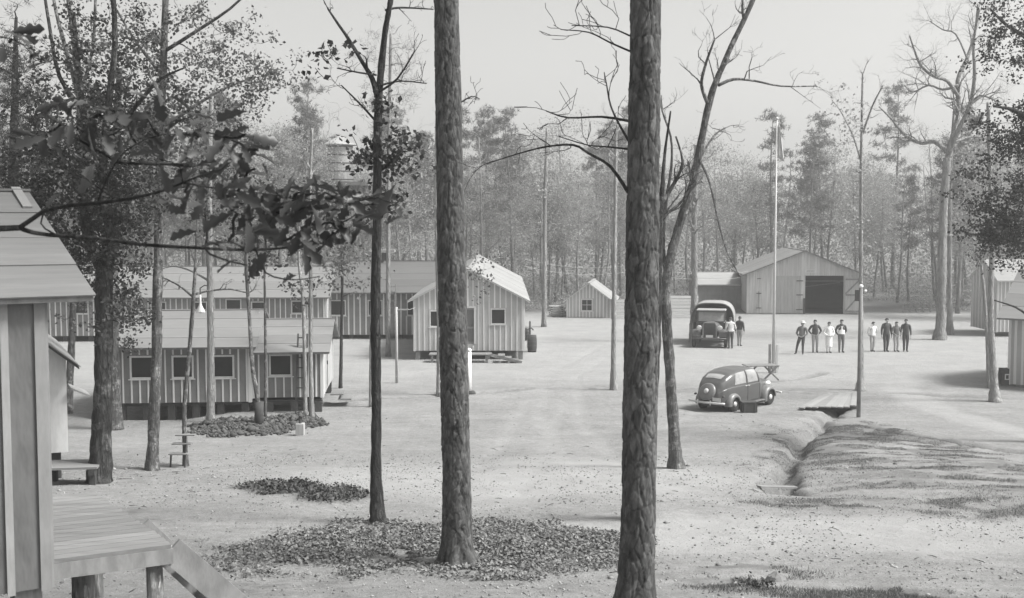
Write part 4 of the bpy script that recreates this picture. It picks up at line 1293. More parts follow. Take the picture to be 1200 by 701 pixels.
    for n, s in (('l', -1), ('r', 1)):
        w_, h_ = J['wri' + n], J['han' + n]
        d_ = (h_ - w_).normalized(); sidev = d_.cross(Vector((1, 0, 0)));
        if sidev.length < .1: sidev = d_.cross(Vector((0, 1, 0)))
        sidev.normalize()
        for k in range(4):
            o = h_ + sidev * (k - 1.5) * .0105 * H
            L_ = (.045, .052, .05, .04)[k] * H
            x.tube([o, o + d_ * L_ * .5 + Vector((-s * .003 * H, 0, 0)), o + d_ * L_ + Vector((-s * .012 * H, .004 * H, 0))], [.0056 * H, .005 * H, .004 * H], 6, 2)
        o = w_ * .45 + h_ * .55 + sidev * .018 * H
        x.tube([o, o + d_ * .02 * H + sidev * .012 * H, o + d_ * .042 * H + sidev * .012 * H], [.007 * H, .006 * H, .0045 * H], 6, 2)
    V0 = np.zeros(len(body.vertices) * 3); body.vertices.foreach_get('co', V0)
    big = MB(); big.v = [tuple(v) for v in V0.reshape(-1, 3)]
    big.f = [tuple(p.vertices) for p in body.polygons]; big.m = [int(z) for z in zone]
    nb = len(big.v)
    big.v += x.v; big.f += [tuple(i + nb for i in f) for f in x.f]; big.m += x.m
    ob = big.build('person', [M[top], M[legs], M['skin'], M['shoe'], M['iron']], None, smooth=True)
    bpy.data.meshes.remove(body)
    ob.location = g0; ob.rotation_euler = (0, 0, radians(face) - pi / 2)
    minz = min(v[2] for v in big.v); ob.location.z = g0.z - minz
    tag(ob, label, 'person', 'men standing about the yard')
    # hair cap
    h = MB(); cc = J['head'] * .4 + J['crown'] * .6
    P = []
    for i in range(7):
        a = radians(90 - 16 * i)
        P.append([cc + Vector((cos(t) * cos(a) * .0535 * H, (sin(t) * cos(a) * .063 - .006) * H, (sin(a) * .052 + .004 + (0.018 * cos(a) if sin(t) > 0.2 else -.012 * cos(a))) * H)) for t in np.linspace(0, 2 * pi, 16, endpoint=False)])
    h.grid(P, closed=True); h.build('hair', M[hair], ob, smooth=True)
    if hat:
        q = MB(); q.lathe([(.105 * H, 0), (.105 * H, .006 * H), (.06 * H, .012 * H), (.056 * H, .05 * H), (.035 * H, .062 * H)], J['crown'] + Vector((0, 0, -.002 * H)), 18); q.build('hat', M[hat], ob, smooth=True)
    def garment(name, z0, z1, w0, w1, m, front=False):
        q = MB(); P = []
        for i in range(7):
            f = i / 6; z = z0 + (z1 - z0) * f; ww = w0 + (w1 - w0) * f
            rng_ = np.linspace(-.25 * pi if not front else .12 * pi, 1.25 * pi if not front else .88 * pi, 15) if front else np.linspace(0, 2 * pi, 20, endpoint=False)
            P.append([Vector(((cos(t) * ww + lean[0] * z) * H, (sin(t) * ww * .72 + .004) * H, z * H)) for t in rng_])
        q.grid(P, closed=not front); q.build(name, m, ob, smooth=True)
    if apron: garment('apron', .20, .74, .112, .108, M['cloth_white'], False)
    if vest: garment('shirt_front', .56, .80, .112, .085, M[vest], True)
    return ob
person(938, 415, 38.5, 'man in pale hat and dark jacket leaning, leftmost of the standing men', 'cloth_mid', 'cloth_dark', 'cloth_pale', -115, .07, (-.06, 0), 'front', lead=.02)
person(955, 413, 38.5, 'man in dark shirt and light trousers, second from the left in the yard', 'cloth_dark', 'cloth_light', None, -97, .055, (.01, 0), 'hips')
person(971, 413.4, 36.5, 'man dressed all in white with a long apron', 'cloth_white', 'cloth_white', None, -88, .045, (0, 0), 'front', True)
person(985.5, 413, 38.8, 'man in open dark jacket over white shirt, just left of the tall post', 'cloth_dark', 'cloth_mid', None, -90, .05, (0, 0), 'back', False, 'hair', 'cloth_white')
person(1022, 412, 35.2, 'man in white shirt and grey trousers just right of the tall post', 'cloth_white', 'cloth_light', None, -78, .03, (-.015, 0), 'back')
person(1038, 412, 39.5, 'tallest man in all dark clothes, left end of the close trio', 'cloth_dark', 'cloth_dark', None, -86, .035, (-.01, 0), 'down')
person(1050, 412, 35.4, 'shorter man in light work clothes between two men in dark', 'cloth_mid', 'cloth_light', None, -82, .045, (.01, 0), 'front')
person(1061, 412, 38.4, 'man in dark shirt and trousers at the right end of the row', 'cloth_dark', 'cloth_dark', None, -99, .042, (0, 0), 'down')
person(856, 408.5, 37, 'man in pale shirt and dark trousers standing by the truck wheel', 'cloth_pale', 'cloth_dark', None, 100, .05, (0, 0), 'front')
person(866.5, 405.5, 35, 'man in dark jacket and light trousers beside the truck canvas', 'cloth_dark', 'cloth_light', None, 60, .04, (0, 0), 'down')

# ================================================================== yard furniture
def pole(name, label, cat, px, py, ytop, wpx, m, n=10, top=.85, parts=None, group=None):
    g = gnd(px, py); Y = g.y; h = at(px, ytop, Y).z - g.z; r = wpx / F * Y / 2
    o = empty(name, tuple(g)); tag(o, label, cat, group)
    q = MB(); q.tube([(0, 0, -.2), (0.0, 0, h * .5), (0, 0, h)], [r, r * (1 + top) / 2, r * top], n); q.build('shaft', m, o, smooth=True)
    return o, h, r
fp, h, r = pole('flagpole', 'tall white flagpole rising above the trees behind the sedan', 'flagpole', 906, 437, 141, 3.8, M['pole'], 10, .42)
q = MB(); q.lathe([(.01, h), (.07, h + .05), (.07, h + .1), (.01, h + .16)], n=10); q.build('finial', M['pole'], fp, smooth=True)
for s, mm in ((-1, 'timber'), (1, 'trim')):
    q = MB(); q.box((s * .17, 0, .62), (.10, .14, 1.5)); q.build('support_post', M[mm], fp)
q = MB(); q.box((0, .0, .25), (.5, .04, .16)); q.build('support_block', M['timber'], fp)
# limp flag hanging at the pole head
fl = MB(); P = []
for i in range(9):
    f = i / 8
    P.append([Vector((.06 + .10 * (1 - j / 6) * 0 + j / 6 * (.10 + .32 * f) * .75, .06 * sin(j * 1.9 + f * 2), h - .15 - 1.6 * f - .15 * j / 6)) for j in range(7)])
fl.grid(P); fo = fl.build('flag', M['cloth_pale'], None, smooth=True); fo.location = fp.location
tag(fo, 'limp flag hanging at the head of the flagpole', 'flag')
fo.modifiers.new('solid', 'SOLIDIFY').thickness = .008

up, h, r = pole('utility_post', 'pale square post with white cap standing by the plank bridge', 'post', 1006, 489, 336, 5.0, M['timber'], 8, .95)
q = MB(); q.lathe([(r * 1.0, h - .04), (r * 1.1, h + .02), (r * .5, h + .08)], n=10); q.build('cap', M['white'], up, smooth=True)
q = MB(); q.box((-.13, 0, h - .32), (.14, .12, .4)); q.build('fuse_box', M['iron'], up)
q = MB(); q.lathe([(.03, 0), (.06, .04), (.03, .1)], (.16, 0, h - .2), 8); q.build('insulator', M['white'], up)
p2, h, r = pole('utility_post', 'thin post with a crosspiece standing before the set-back barrack', 'post', 465, 449, 360, 3.4, M['plank_v'], 8, .9)
q = MB(); q.bar((-.1, 0, h - .12), (.55, 0, h - .1), .05, .05); q.build('crosspiece', M['plank_v'], p2)
wp, h, r = pole('painted_stub', 'short white painted post beside the pine trunk', 'post', 549, 462, 411, 7.5, M['white'], 10, .95)
q = MB(); q.lathe([(r * 1.05, h - .02), (r * 1.1, h + .05), (r * .6, h + .1)], n=12); q.build('cap', M['white'], wp, smooth=True)
q = MB(); q.lathe([(r * 1.5, -.05), (r * 1.35, .1), (r * .9, .16)], (.12, -.1, 0), 10); q.build('dark_foot', M['darkwood'], wp)

# trestle table behind the sedan
g = gnd(891, 446)
tb = empty('trestle_table', tuple(g), radians(6)); tag(tb, 'trestle table with crossed legs behind the sedan', 'table')
hh = at(891, 427.5, g.y).z - g.z
for k in range(4): board('top_board', M['plank'], (0, -.3 + .2 * k, hh - .02), (1.5, .19, .04), tb)
for x in (-.5, .5):
    for s in (-1, 1):
        q = MB(); q.bar((x - .35 * s, .03 * s, 0), (x + .35 * s, .03 * s, hh - .045), .05, .07); q.build('leg', M['timber'], tb)
# box on the ground beside the sedan
g = gnd(879, 484)
bx_ = empty('dark_crate', tuple(g), radians(4)); tag(bx_, 'dark crate on the sand beside the sedan running board', 'crate')
q = MB(); q.box((0, .2, .19), (.56, .4, .36)); q.build('box', M['darkwood'], bx_, bevel=.01)
board('lid', M['darkwood'], (0, .2, .385), (.59, .43, .03), bx_)
for s in (-1, 1): board('batten', M['iron'], (s * .2, -.012, .19), (.05, .02, .34), bx_)
# crate at the corner barrack
g = gnd(1179, 453)
cr_ = empty('wooden_crate', tuple(g)); tag(cr_, 'dark open crate standing beside the corner barrack', 'crate')
q = MB(); q.box((0, .2, .42), (.36, .4, .72)); q.build('box', M['darkwood'], cr_)
board('front_panel', M['trim'], (0.03, -.012, .42), (.2, .02, .26), cr_); board('hole', M['darkwood'], (.03, -.027, .42), (.11, .02, .16), cr_)
# barrels by the gable barrack
def barrel(px, py, wpx, hpx, label, m):
    g = gnd(px, py); s = g.y / F; r = wpx * s / 2; h = hpx * s
    o = empty('barrel', tuple(g)); tag(o, label, 'barrel')
    q = MB(); q.lathe([(r * .86, 0), (r * .97, h * .25), (r, h * .5), (r * .97, h * .75), (r * .86, h)], n=20); q.build('staves', m, o, smooth=True)
    for f in (.12, .38, .62, .88):
        k = 1 - .14 * (abs(f - .5) * 2) ** 1.6
        q = MB(); q.lathe([(r * k * 1.02, f * h - .025), (r * k * 1.025, f * h + .025)], n=20); q.build('hoop', M['iron'] if m is not M['iron'] else M['rubber'], o)
    q = MB(); q.lathe([(r * .8, h * .93), (r * .8, h * .94)], n=20); q.build('lid', M['darkwood'], o)
    return o
barrel(623.5, 412.5, 11.5, 20, 'dark wooden barrel at the corner of the gable barrack', M['darkwood'])
barrel(617, 399, 8, 15, 'smaller dark drum behind the barrel at the gable barrack', M['iron'])
g = gnd(621, 407)
sp_ = empty('standpipe', tuple(g)); tag(sp_, 'thin dark standpipe next to the barrel', 'pipe')
q = MB(); q.tube([(0, 0, -.1), (0, 0, 1.5)], .05, 8); q.build('pipe', M['iron'], sp_)
q = MB(); q.tube([(-.08, 0, 1.1), (.08, -.05, 1.12), (.2, -.1, 1.0)], .04, 6); q.build('spout', M['iron'], sp_)

# plank footbridge over the ditch
pA, pB, pC, pD = gnd(938, 480), gnd(1003, 481), gnd(966, 468), gnd(1004, 466)
fb = empty('plank_bridge', tuple((pA + pB) / 2)); tag(fb, 'low footbridge of loose pale planks across the ditch', 'footbridge')
zb_ = max(pA.z, pB.z, pC.z, pD.z) + .10
npk = 9
for k in range(npk):
    f = (k + .5) / npk
    a = pA.lerp(pB, f); b_ = pC.lerp(pD, f); d_ = b_ - a
    a = a - d_ * random.uniform(0, .12); b_ = b_ + d_ * random.uniform(0, .12)
    a.z = zb_ + random.uniform(-.015, .015); b_.z = zb_ + random.uniform(-.02, .02) + .03
    q = MB(); q.bar(a - fb.location, b_ - fb.location, .205, .05); q.build('plank', M['plank_pale'], fb)
for f in (.1, .9):
    a = pA.lerp(pC, f); b_ = pB.lerp(pD, f); a.z = b_.z = zb_ - .09
    q = MB(); q.bar(a - fb.location, b_ - fb.location, .14, .12); q.build('bearer', M['darkwood'], fb)
# board across the ditch end
pa, pb = gnd(889, 572), gnd(933, 573)
zz = max(pa.z, pb.z) + .03
db = MB(); db.bar(Vector((pa.x, pa.y, pa.z + .04)), Vector((pb.x, pb.y, pb.z + .04)), .16, .04)
tag(db.build('ditch_board', M['plank_pale']), 'single pale board lying across the near end of the ditch', 'board')

# lamp with conical white shade on a bracket, by the pale trunk
Yl = gnd(247, 492).y
lp = empty('yard_lamp', tuple(at(235, 366, Yl - .1))); tag(lp, 'white conical lamp shade hanging beside the pale slim trunk', 'lamp')
q = MB(); q.lathe([(.165, 0), (.155, .025), (.055, .25), (.035, .36), (.03, .62)], n=20); q.build('shade', M['white'], lp, smooth=True)
q = MB(); q.lathe([(.035, -.03), (.055, .03), (.03, .09)], n=12); q.build('bulb', M['carglass_pale'], lp, smooth=True)
q = MB(); q.tube([(0, 0, .6), (0, 0, .85), (.15, .02, .95), (.42, .08, .9)], .022, 6); q.build('bracket', M['iron'], lp)

# lumber stack left of the shed, plank fence behind the trunks
g = gnd(653, 371)
ls = empty('lumber_stack', tuple(g), 0.05); tag(ls, 'stack of sawn lumber left of the little shed', 'lumber')
for k in range(5):
    for j in range(3): board('plank', M['plank_v'], (random.uniform(-.08, .08), .3 * j, .12 + .16 * k), (1.1 + random.uniform(-.1, .2), .22, .07), ls)
    for x in (-.4, .4): board('sticker', M['darkwood'], (x, .3, .045 + .16 * k), (.08, .8, .075), ls)
def fence(px0, px1, py, ytop, label):
    a, b_ = gnd(px0, py), gnd(px1, py); h = at(px0, ytop, a.y).z - a.z
    o = empty('plank_fence', tuple(a)); tag(o, label, 'fence', 'low plank fences')
    d_ = b_ - a; L_ = d_.length; an = atan2(d_.y, d_.x)
    nr = int(h / .24)
    for k in range(nr):
        board('rail', M['trim'], (d_.x / 2, d_.y / 2, .15 + k * .24), (L_, .03, .2), o, (0, 0, an))
    for k in range(int(L_ / 1.8) + 2):
        f = min(1, k * 1.8 / L_); board('post', M['timber'], (d_.x * f, d_.y * f + .06, h / 2), (.1, .08, h + .1), o, (0, 0, an))
fence(717, 738, 374, 351, 'short plank fence right of the little shed')
fence(784, 818, 373, 346, 'plank fence between the leaning tree and the low shed')
def rail_fence(px0, px1, py, ytop):
    a, b_ = gnd(px0, py), gnd(px1, py); h = at(px0, ytop, a.y).z - a.z
    o = empty('rail_fence', tuple(a)); tag(o, 'dim rail fence at the foot of the woods right of the barn', 'fence')
    d_ = b_ - a
    for k in range(3):
        q = MB(); q.bar((0, 0, h * (.3 + .3 * k)), (d_.x, d_.y, h * (.3 + .3 * k)), .06, .09); q.build('rail', M['timber'], o)
    for k in range(6):
        board('post', M['timber'], (d_.x * k / 5, d_.y * k / 5, h / 2), (.12, .12, h), o)
rail_fence(1058, 1098, 366, 356)
# bench-like stakes near the thin trunk
g = gnd(203, 548)
bn = empty('stake_bench', tuple(g)); tag(bn, 'little board on stakes beside the thin crooked trunk', 'bench')
for x, zz_ in ((-.08, .36), (.3, .84)): 
    q = MB(); q.tube([(x, 0, -.1), (x + .01, .08, zz_)], .025, 6); q.build('stake', M['darkwood'], bn)
for k, z in enumerate((.36, .62, .84)): board('board', M['plank'], (.15 + .08 * k, .05 * k, z), (.5, .18, .03), bn)
# low stump box at the rubble heap
g = gnd(352, 510)
sb = empty('stump_box', tuple(g)); tag(sb, 'small wooden box at the right end of the rubble heap', 'box')
q = MB(); q.box((0, 0, .17), (.26, .26, .42)); q.build('box', M['plank_v'], sb, bevel=.01)
q = MB(); q.tube([(0, 0, .38), (.0, 0, .52), (.03, 0, .62)], [.05, .04, .08], 7); q.build('plug', M['darkwood'], sb)

# wires
def wire(pts, label, sag=.4, r=.008):
    P = []
    for a, b_ in zip(pts[:-1], pts[1:]):
        for k in range(16):
            f = k / 15; p = a.lerp(b_, f); p.z -= sag * 4 * f * (1 - f); P.append(p)
    q = MB(); q.tube(P, r, 5); o = q.build('wire', M['trim'], None); tag(o, label, 'wire', 'power wires over the yard')
top2 = at(465, 362, gnd(465, 449).y)
wire([at(612, 303, 84), at(740, 311, 86), at(880, 318, 91)], 'upper slack wire from the gable barrack roof to the barn')
wire([at(614, 312, 84), at(740, 318, 86), at(880, 324, 91)], 'lower slack wire from the gable barrack roof to the barn')
wire([top2, at(487, 360, 60.0)], 'short wire from the thin post to the gable barrack', .1)
# ================================================================== trees
M['leaf_near'] = leaf_mat('oak_leaf', .045, .8, .2, .42)
M['leaf_mid'] = leaf_mat('leaf_mid', .05, .55, .25)
M['leaf_light'] = leaf_mat('leaf_light', .11, .5, .3)
M['leaf_far'] = leaf_mat('leaf_far', .31, .2, .5)  # leaf colour paled to stand in for part of the haze
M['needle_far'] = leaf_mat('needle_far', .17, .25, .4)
M['needle_dark'] = leaf_mat('needle_dark', .03, .5, .15)

def rand_dirs(rng, n, zb=0.0):
    v = rng.normal(size=(n, 3)); v[:, 2] += zb
    return v / np.linalg.norm(v, axis=1)[:, None]
def leaf_quads(rng, C, size, zb=.6, asp=.34):
    n = len(C); nrm = rand_dirs(rng, n, zb); t = rand_dirs(rng, n); t -= nrm * np.sum(t * nrm, 1)[:, None]
    t /= np.linalg.norm(t, axis=1)[:, None] + 1e-9; b = np.cross(nrm, t)
    s = size * rng.uniform(.6, 1.3, n)[:, None]
    V = np.stack([C - t * s * .5, C + b * s * asp + t * s * .08, C + t * s * .5 + nrm * s * .12, C - b * s * asp + t * s * .08], 1).reshape(-1, 3)
    Q = np.arange(4 * n).reshape(-1, 4)
    return V, Q
def needle_tris(rng, C, per, ln, w, zb=.3):
    c = np.repeat(C, per, 0); n = len(c); d = rand_dirs(rng, n, zb); s = np.cross(d, rand_dirs(rng, n)); s /= np.linalg.norm(s, axis=1)[:, None] + 1e-9
    L = ln * rng.uniform(.6, 1.2, n)[:, None]
    c = c + d * L * .15
    V = np.stack([c - s * w, c + s * w, c + d * L], 1).reshape(-1, 3)
    return V, np.arange(3 * n).reshape(-1, 3)

class Wood:
    def __init__(s, rng):
        s.rng = rng; s.parts = []; s.twigs = MB(); s.pts = []; s.rad = []
    def limb(s, pts, rad, n=8, name='limb', reg=True):
        q = MB(); q.tube(pts, rad, n, rough=.22 if n >= 8 else .12, seed=int(s.rng.integers(0, 99))); s.parts.append((name, q))
        s.reg(pts, rad)
    def reg(s, pts, rad):
        for a, b, ra, rb in zip(pts[:-1], pts[1:], rad[:-1], rad[1:]):
            for f in (0, .33, .66):
                s.pts.append(Vector(a).lerp(Vector(b), f)); s.rad.append(ra * (1 - f) + rb * f)
        s.pts.append(Vector(pts[-1])); s.rad.append(rad[-1])
    def wander(s, a, b, n, amp):
        a = Vector(a); b = Vector(b); L = (b - a).length; P = []
        o = Vector(s.rng.normal(size=3)) * amp * L; o2 = Vector(s.rng.normal(size=3)) * amp * L * .5
        for i in range(n + 1):
            f = i / n; P.append(a.lerp(b, f) + o * sin(pi * f) + o2 * sin(2 * pi * f))
        return P
    def reach(s, c, r_end=.012, minz=.0, amp=.12, n=4, sides=4):
        """twig from the nearest wood to point c"""
        A = np.array([tuple(p) for p in s.pts]); d = A - np.array(c)
        dist = np.linalg.norm(d, axis=1) + 1.2 * np.maximum(d[:, 2], 0)
        k = int(np.argmin(dist))
        P = s.wander(s.pts[k], c, n, amp)
        r0 = min(s.rad[k] * .7, .012 + .02 * (Vector(c) - s.pts[k]).length)
        R = [r0 + (r_end - r0) * i / n for i in range(n + 1)] if r0 > r_end else [max(r0, .006)] * (n + 1)
        s.twigs.tube(P, R, sides, cap=False)
        s.reg(P, R)
    def branchlets(s, P, R, level, spread, count, lenf, sides=4, gravity=0.0, up=.3):
        """random bare side shoots along a polyline"""
        for k in range(count):
            f = s.rng.uniform(.25, 1.0); i = min(int(f * (len(P) - 1)), len(P) - 2)
            a = P[i].lerp(P[i + 1], f * (len(P) - 1) - i)
            t = (P[i + 1] - P[i]).normalized(); d = Vector(rand_dirs(s.rng, 1)[0]); d = (d * spread + t * .6 + Vector((0, 0, up))).normalized()
            L = lenf * s.rng.uniform(.5, 1.2)
            r0 = R[i] * .55
            Q = s.wander(a, a + d * L, 4, .1)
            RR = [max(r0 * (1 - .85 * j / 4), .004) for j in range(5)]
            s.twigs.tube(Q, RR, sides, cap=False); s.reg(Q, RR)
            if level > 0: s.branchlets(Q, RR, level - 1, spread, max(2, count // 2), lenf * .55, 3 if sides > 3 else 3, gravity, up)
    def finish(s, root, bark, smooth=True):
        for nm, q in s.parts: q.build(nm, bark, root, smooth=smooth)
        if s.twigs.f: tag(s.twigs.build('twigs', bark, root, smooth=True), kind='stuff')

def clusters(rng, W, regions, Y, dspread=.7):
    out = []
    for (px, py, rx, ry, n) in regions:
        for k in range(n):
            while True:
                u, v, w = rng.uniform(-1, 1, 3)
                if u * u + v * v + w * w < 1: break
            Yd = Y + w * rx * Y / F * dspread
            out.append(at(px + u * rx, py + v * ry, Yd))
    out.sort(key=lambda c: min((c - p).length for p in W.pts[::3]))
    return out

def px_tree(name, label, cat, path, bark, limbs=(), crown=(), leaf=None, lsize=.13, per=60, crad=.55, seed=1, group=None, shoots=None, Y=None, sides=12, needles=False, flare=1.35, dspread=.7, zb=.6, base=None, sink=.12):
    rng = np.random.default_rng(seed)
    g = gnd(path[0][0], path[0][1]) if Y is None else None
    if g is not None: Y = g.y
    root = empty(name, tuple(g) if g is not None else (at(path[0][0], path[0][1], Y).x, Y, gz(at(path[0][0], path[0][1], Y).x, Y)))
    tag(root, label, cat, group)
    O = root.location.copy()
    W = Wood(rng)
    s = Y / F
    P = []; R = []
    wob = rng.normal(size=2) * .1
    for i, (x, y, w) in enumerate(path):
        p = at(x, y, Y + (wob[0] * sin(i * 1.3) if i else 0)) - O; P.append(p); R.append(w * s / 2)
    # densify the trunk, flare its foot
    n = len(P); PP = []; RR = []
    for k in range(n * 8 - 7):
        f = k / (n * 8 - 8); PP.append(Vector(cr([tuple(p) for p in P], f))); RR.append(cr([(r,) for r in R], f)[0])
    PP[0].z -= sink
    for i, p in enumerate(PP):
        hgt = p.z - PP[0].z
        RR[i] *= 1 + (flare - 1) * math.exp(-hgt / (R[0] * 2.2)) + .05 * sin(i * 2.1 + seed)
    W.limb(PP, RR, sides, 'trunk')
    for L in limbs:
        dy = L[0]
        Q = [at(x, y, Y + dy * s * 60 * i / (len(L) - 2)) - O for i, (x, y, w) in enumerate(L[1:])]
        r = [w * s / 2 for (_, _, w) in L[1:]]
        m = len(Q); QQ = [Vector(cr([tuple(p) for p in Q], k / (m * 3 - 3))) for k in range(m * 3 - 2)]; rr = [cr([(a,) for a in r], k / (m * 3 - 3))[0] for k in range(m * 3 - 2)]
        W.limb(QQ, rr, 8)
        if shoots: W.branchlets(QQ, rr, shoots[0], shoots[1], shoots[2], shoots[3])
    if shoots and len(shoots) > 4: W.branchlets(PP[len(PP) // 2:], RR[len(PP) // 2:], shoots[0], shoots[1], shoots[4], shoots[3])
    if crown:
        cl = [c - O for c in clusters(rng, type('X', (), {'pts': [p + O for p in W.pts]})(), crown, Y, dspread)]
        C = []
        for c in cl:
            W.reach(c)
            for j in range(2):
                e = c + Vector(rng.normal(size=3)) * crad * .8
                W.reach(e, .006)
                m = per // 2
                C.append(np.array(tuple(e)) + rng.normal(size=(m, 3)) * crad * np.array([.55, .55, .38]))
        C = np.concatenate(C)
        if needles: V, Q = needle_tris(rng, C[::6], 14, lsize, .007)
        else: V, Q = leaf_quads(rng, C, lsize, zb)
        o = np_obj('crown', V, Q, leaf, root)
        o['kind'] = 'stuff'
    W.finish(root, bark)
    return root

# ---- the two big pines: plates of bark are modelled ------------------------------------------------
M['pine_bark'] = None
def plate_bark_mat():
    m, n, l, b = new_mat('pine_plate_bark')
    b.inputs['Roughness'].default_value = .9; b.inputs['Specular IOR Level'].default_value = .15
    a = n.new('ShaderNodeAttribute'); a.attribute_name = 'plate'
    mr = n.new('ShaderNodeMapRange'); mr.inputs[3].default_value = .018; mr.inputs[4].default_value = .15
    l.new(a.outputs['Fac'], mr.inputs[0])
    tc = n.new('ShaderNodeTexCoord'); nz = n.new('ShaderNodeTexNoise'); nz.inputs['Scale'].default_value = 26; nz.inputs['Detail'].default_value = 8; nz.inputs['Roughness'].default_value = .7
    mp = n.new('ShaderNodeMapping'); mp.inputs['Scale'].default_value = (1, 1, .4); l.new(tc.outputs['Object'], mp.inputs[0]); l.new(mp.outputs[0], nz.inputs[0])
    r2 = n.new('ShaderNodeMapRange'); r2.inputs[1].default_value = .3; r2.inputs[2].default_value = .7; r2.inputs[3].default_value = .65; r2.inputs[4].default_value = 1.35
    l.new(nz.outputs[0], r2.inputs[0])
    mm = n.new('ShaderNodeMath'); mm.operation = 'MULTIPLY'; l.new(mr.outputs[0], mm.inputs[0]); l.new(r2.outputs[0], mm.inputs[1]); l.new(mm.outputs[0], b.inputs['Base Color'])
    bp = n.new('ShaderNodeBump'); bp.inputs['Strength'].default_value = .7; bp.inputs['Distance'].default_value = .012; l.new(nz.outputs[0], bp.inputs['Height']); l.new(bp.outputs[0], b.inputs['Normal'])
    return m
M['pine_bark'] = plate_bark_mat()

def big_pine(label, path, Y, seed, height, cell=(.075, .17), depth=.03, dead=()):
    rng = np.random.default_rng(seed)
    p0 = at(path[0][0], path[0][1], Y)
    zg = gz(p0.x, Y)
    root = empty('pine_tree', (p0.x, Y, zg)); tag(root, label, 'tree', 'big pines in front')
    s = Y / F
    zs = np.array([at(x, y, Y).z for x, y, w in path]); xs_ = np.array([at(x, y, Y).x for x, y, w in path]); rs = np.array([w * s / 2 for x, y, w in path])
    o = np.argsort(zs); zs, xs_, rs = zs[o], xs_[o], rs[o]
    ztop = zg + height
    zz = np.concatenate([np.arange(zg - .15, zs[-1] + .3, .017), np.linspace(zs[-1] + .5, ztop, 30)])
    nt_ = 116
    th_ = np.linspace(0, 2 * pi, nt_, endpoint=False)
    cxz = np.interp(zz, zs, xs_); slope = (xs_[-1] - xs_[-2]) / (zs[-1] - zs[-2])
    cxz = np.where(zz > zs[-1], xs_[-1] + slope * (zz - zs[-1]) * .3, cxz)
    rz_ = np.interp(zz, zs, rs); rz_ = np.where(zz > zs[-1], rs[-1] * np.clip(1 - (zz - zs[-1]) / (ztop - zs[-1]) * .85, .1, 1), rz_)
    hg = zz - zg
    T, Z = np.meshgrid(th_, zz); Rr = np.repeat(rz_[:, None], nt_, 1)
    lobes = 1 + .52 * np.exp(-np.maximum(hg, 0)[:, None] / .22) * (.6 + .4 * np.cos(T * 5 + seed)) 
    Rr = Rr * lobes
    # cellular plates on the unrolled trunk: large plates broken into flakes
    r_av = rs.mean()
    def worley(cu_, cv_, sd):
        nc = max(5, int(2 * pi * r_av / cu_))
        u = T / (2 * pi) * nc + .9 * (vnoise(np.cos(T) * 1.5 + 5, Z * 3.1 + np.sin(T) * 1.5, sd) - .5); v = Z / cv_ + 1.1 * (vnoise(np.cos(T) * 2.2 + 3, Z * 2.3 + np.sin(T) * 2.2, sd + 2) - .5)
        iu = np.floor(u); iv = np.floor(v)
        f1 = np.full(u.shape, 9.); f2 = np.full(u.shape, 9.); idv = np.zeros(u.shape)
        for du in (-1, 0, 1):
            for dv in (-1, 0, 1):
                cu = iu + du; cv = iv + dv; cw = np.mod(cu, nc)
                d = np.hypot(cu + _hash(cw, cv, sd) - u, cv + _hash(cw, cv, sd + 5) - v)
                near = d < f1
                f2 = np.where(near, f1, np.minimum(f2, d)); idv = np.where(near, _hash(cw, cv, sd + 9), idv); f1 = np.where(near, d, f1)
        return f2 - f1, idv
    e1, id1 = worley(cell[0] * 1.6, cell[1] * 1.5, seed)
    e2, id2 = worley(cell[0] * .7, cell[1] * .62, seed + 40)
    u = T * r_av; v = Z
    idv = .45 * id1 + .55 * id2
    fine = fbm(np.cos(T) * 6 + 20, Z * 9 + np.sin(T) * 6, 3, seed)
    disp = depth * (.62 * sstep(.0, .10, e1) * (.6 + .5 * id1) + .34 * sstep(.0, .10, e2) * (.3 + .8 * id2)) + .010 * fine
    Rd = Rr * .985 + disp - depth * 1.0
    X = cxz[:, None] + Rd * np.cos(T) - p0.x; Yv = Rd * np.sin(T); Zv = Z - zg
    V = np.stack([X, Yv, Zv], 2).reshape(-1, 3)
    nz_ = len(zz)
    i = (np.arange(nz_ - 1)[:, None] * nt_ + np.arange(nt_)[None, :]); j = (np.arange(nz_ - 1)[:, None] * nt_ + (np.arange(nt_)[None, :] + 1) % nt_)
    Q = np.stack([i.ravel(), j.ravel(), j.ravel() + nt_, i.ravel() + nt_], 1)
    tr = np_obj('trunk', V, Q, M['pine_bark'], root, True)
    a = tr.data.attributes.new('plate', 'FLOAT', 'POINT')
    a.data.foreach_set('value', np.ascontiguousarray((.16 + .45 * id2 ** 1.6 + .2 * id1 + .6 * (fine - .5)).clip(0, 1).ravel(), np.float32))
    W = Wood(rng)
    tp = [Vector((np.interp(z, zz, cxz) - p0.x, 0, z - zg)) for z in np.linspace(zs[-1] + 1.0, ztop, 12)]
    W.reg(tp, [.12] * 12)
    # crown of needles, above the picture
    C = []
    for k in range(26):
        f = rng.uniform(0, 1); b = tp[0].lerp(tp[-1], f); an = rng.uniform(0, 2 * pi); L = 2.6 * (1 - .6 * f)
        e = b + Vector((cos(an) * L, sin(an) * L, rng.uniform(.0, .8)))
        W.reach(e, .02)
        for q in range(5):
            c = e + Vector(rng.normal(size=3)) * .5; W.reach(c, .008); C.append(np.array(tuple(c)) + rng.normal(size=(5, 3)) * .18)
    Vn, Qn = needle_tris(rng, np.concatenate(C), 14, .26, .006)
    np_obj('crown', Vn, Qn, M['needle_dark'], root)['kind'] = 'stuff'
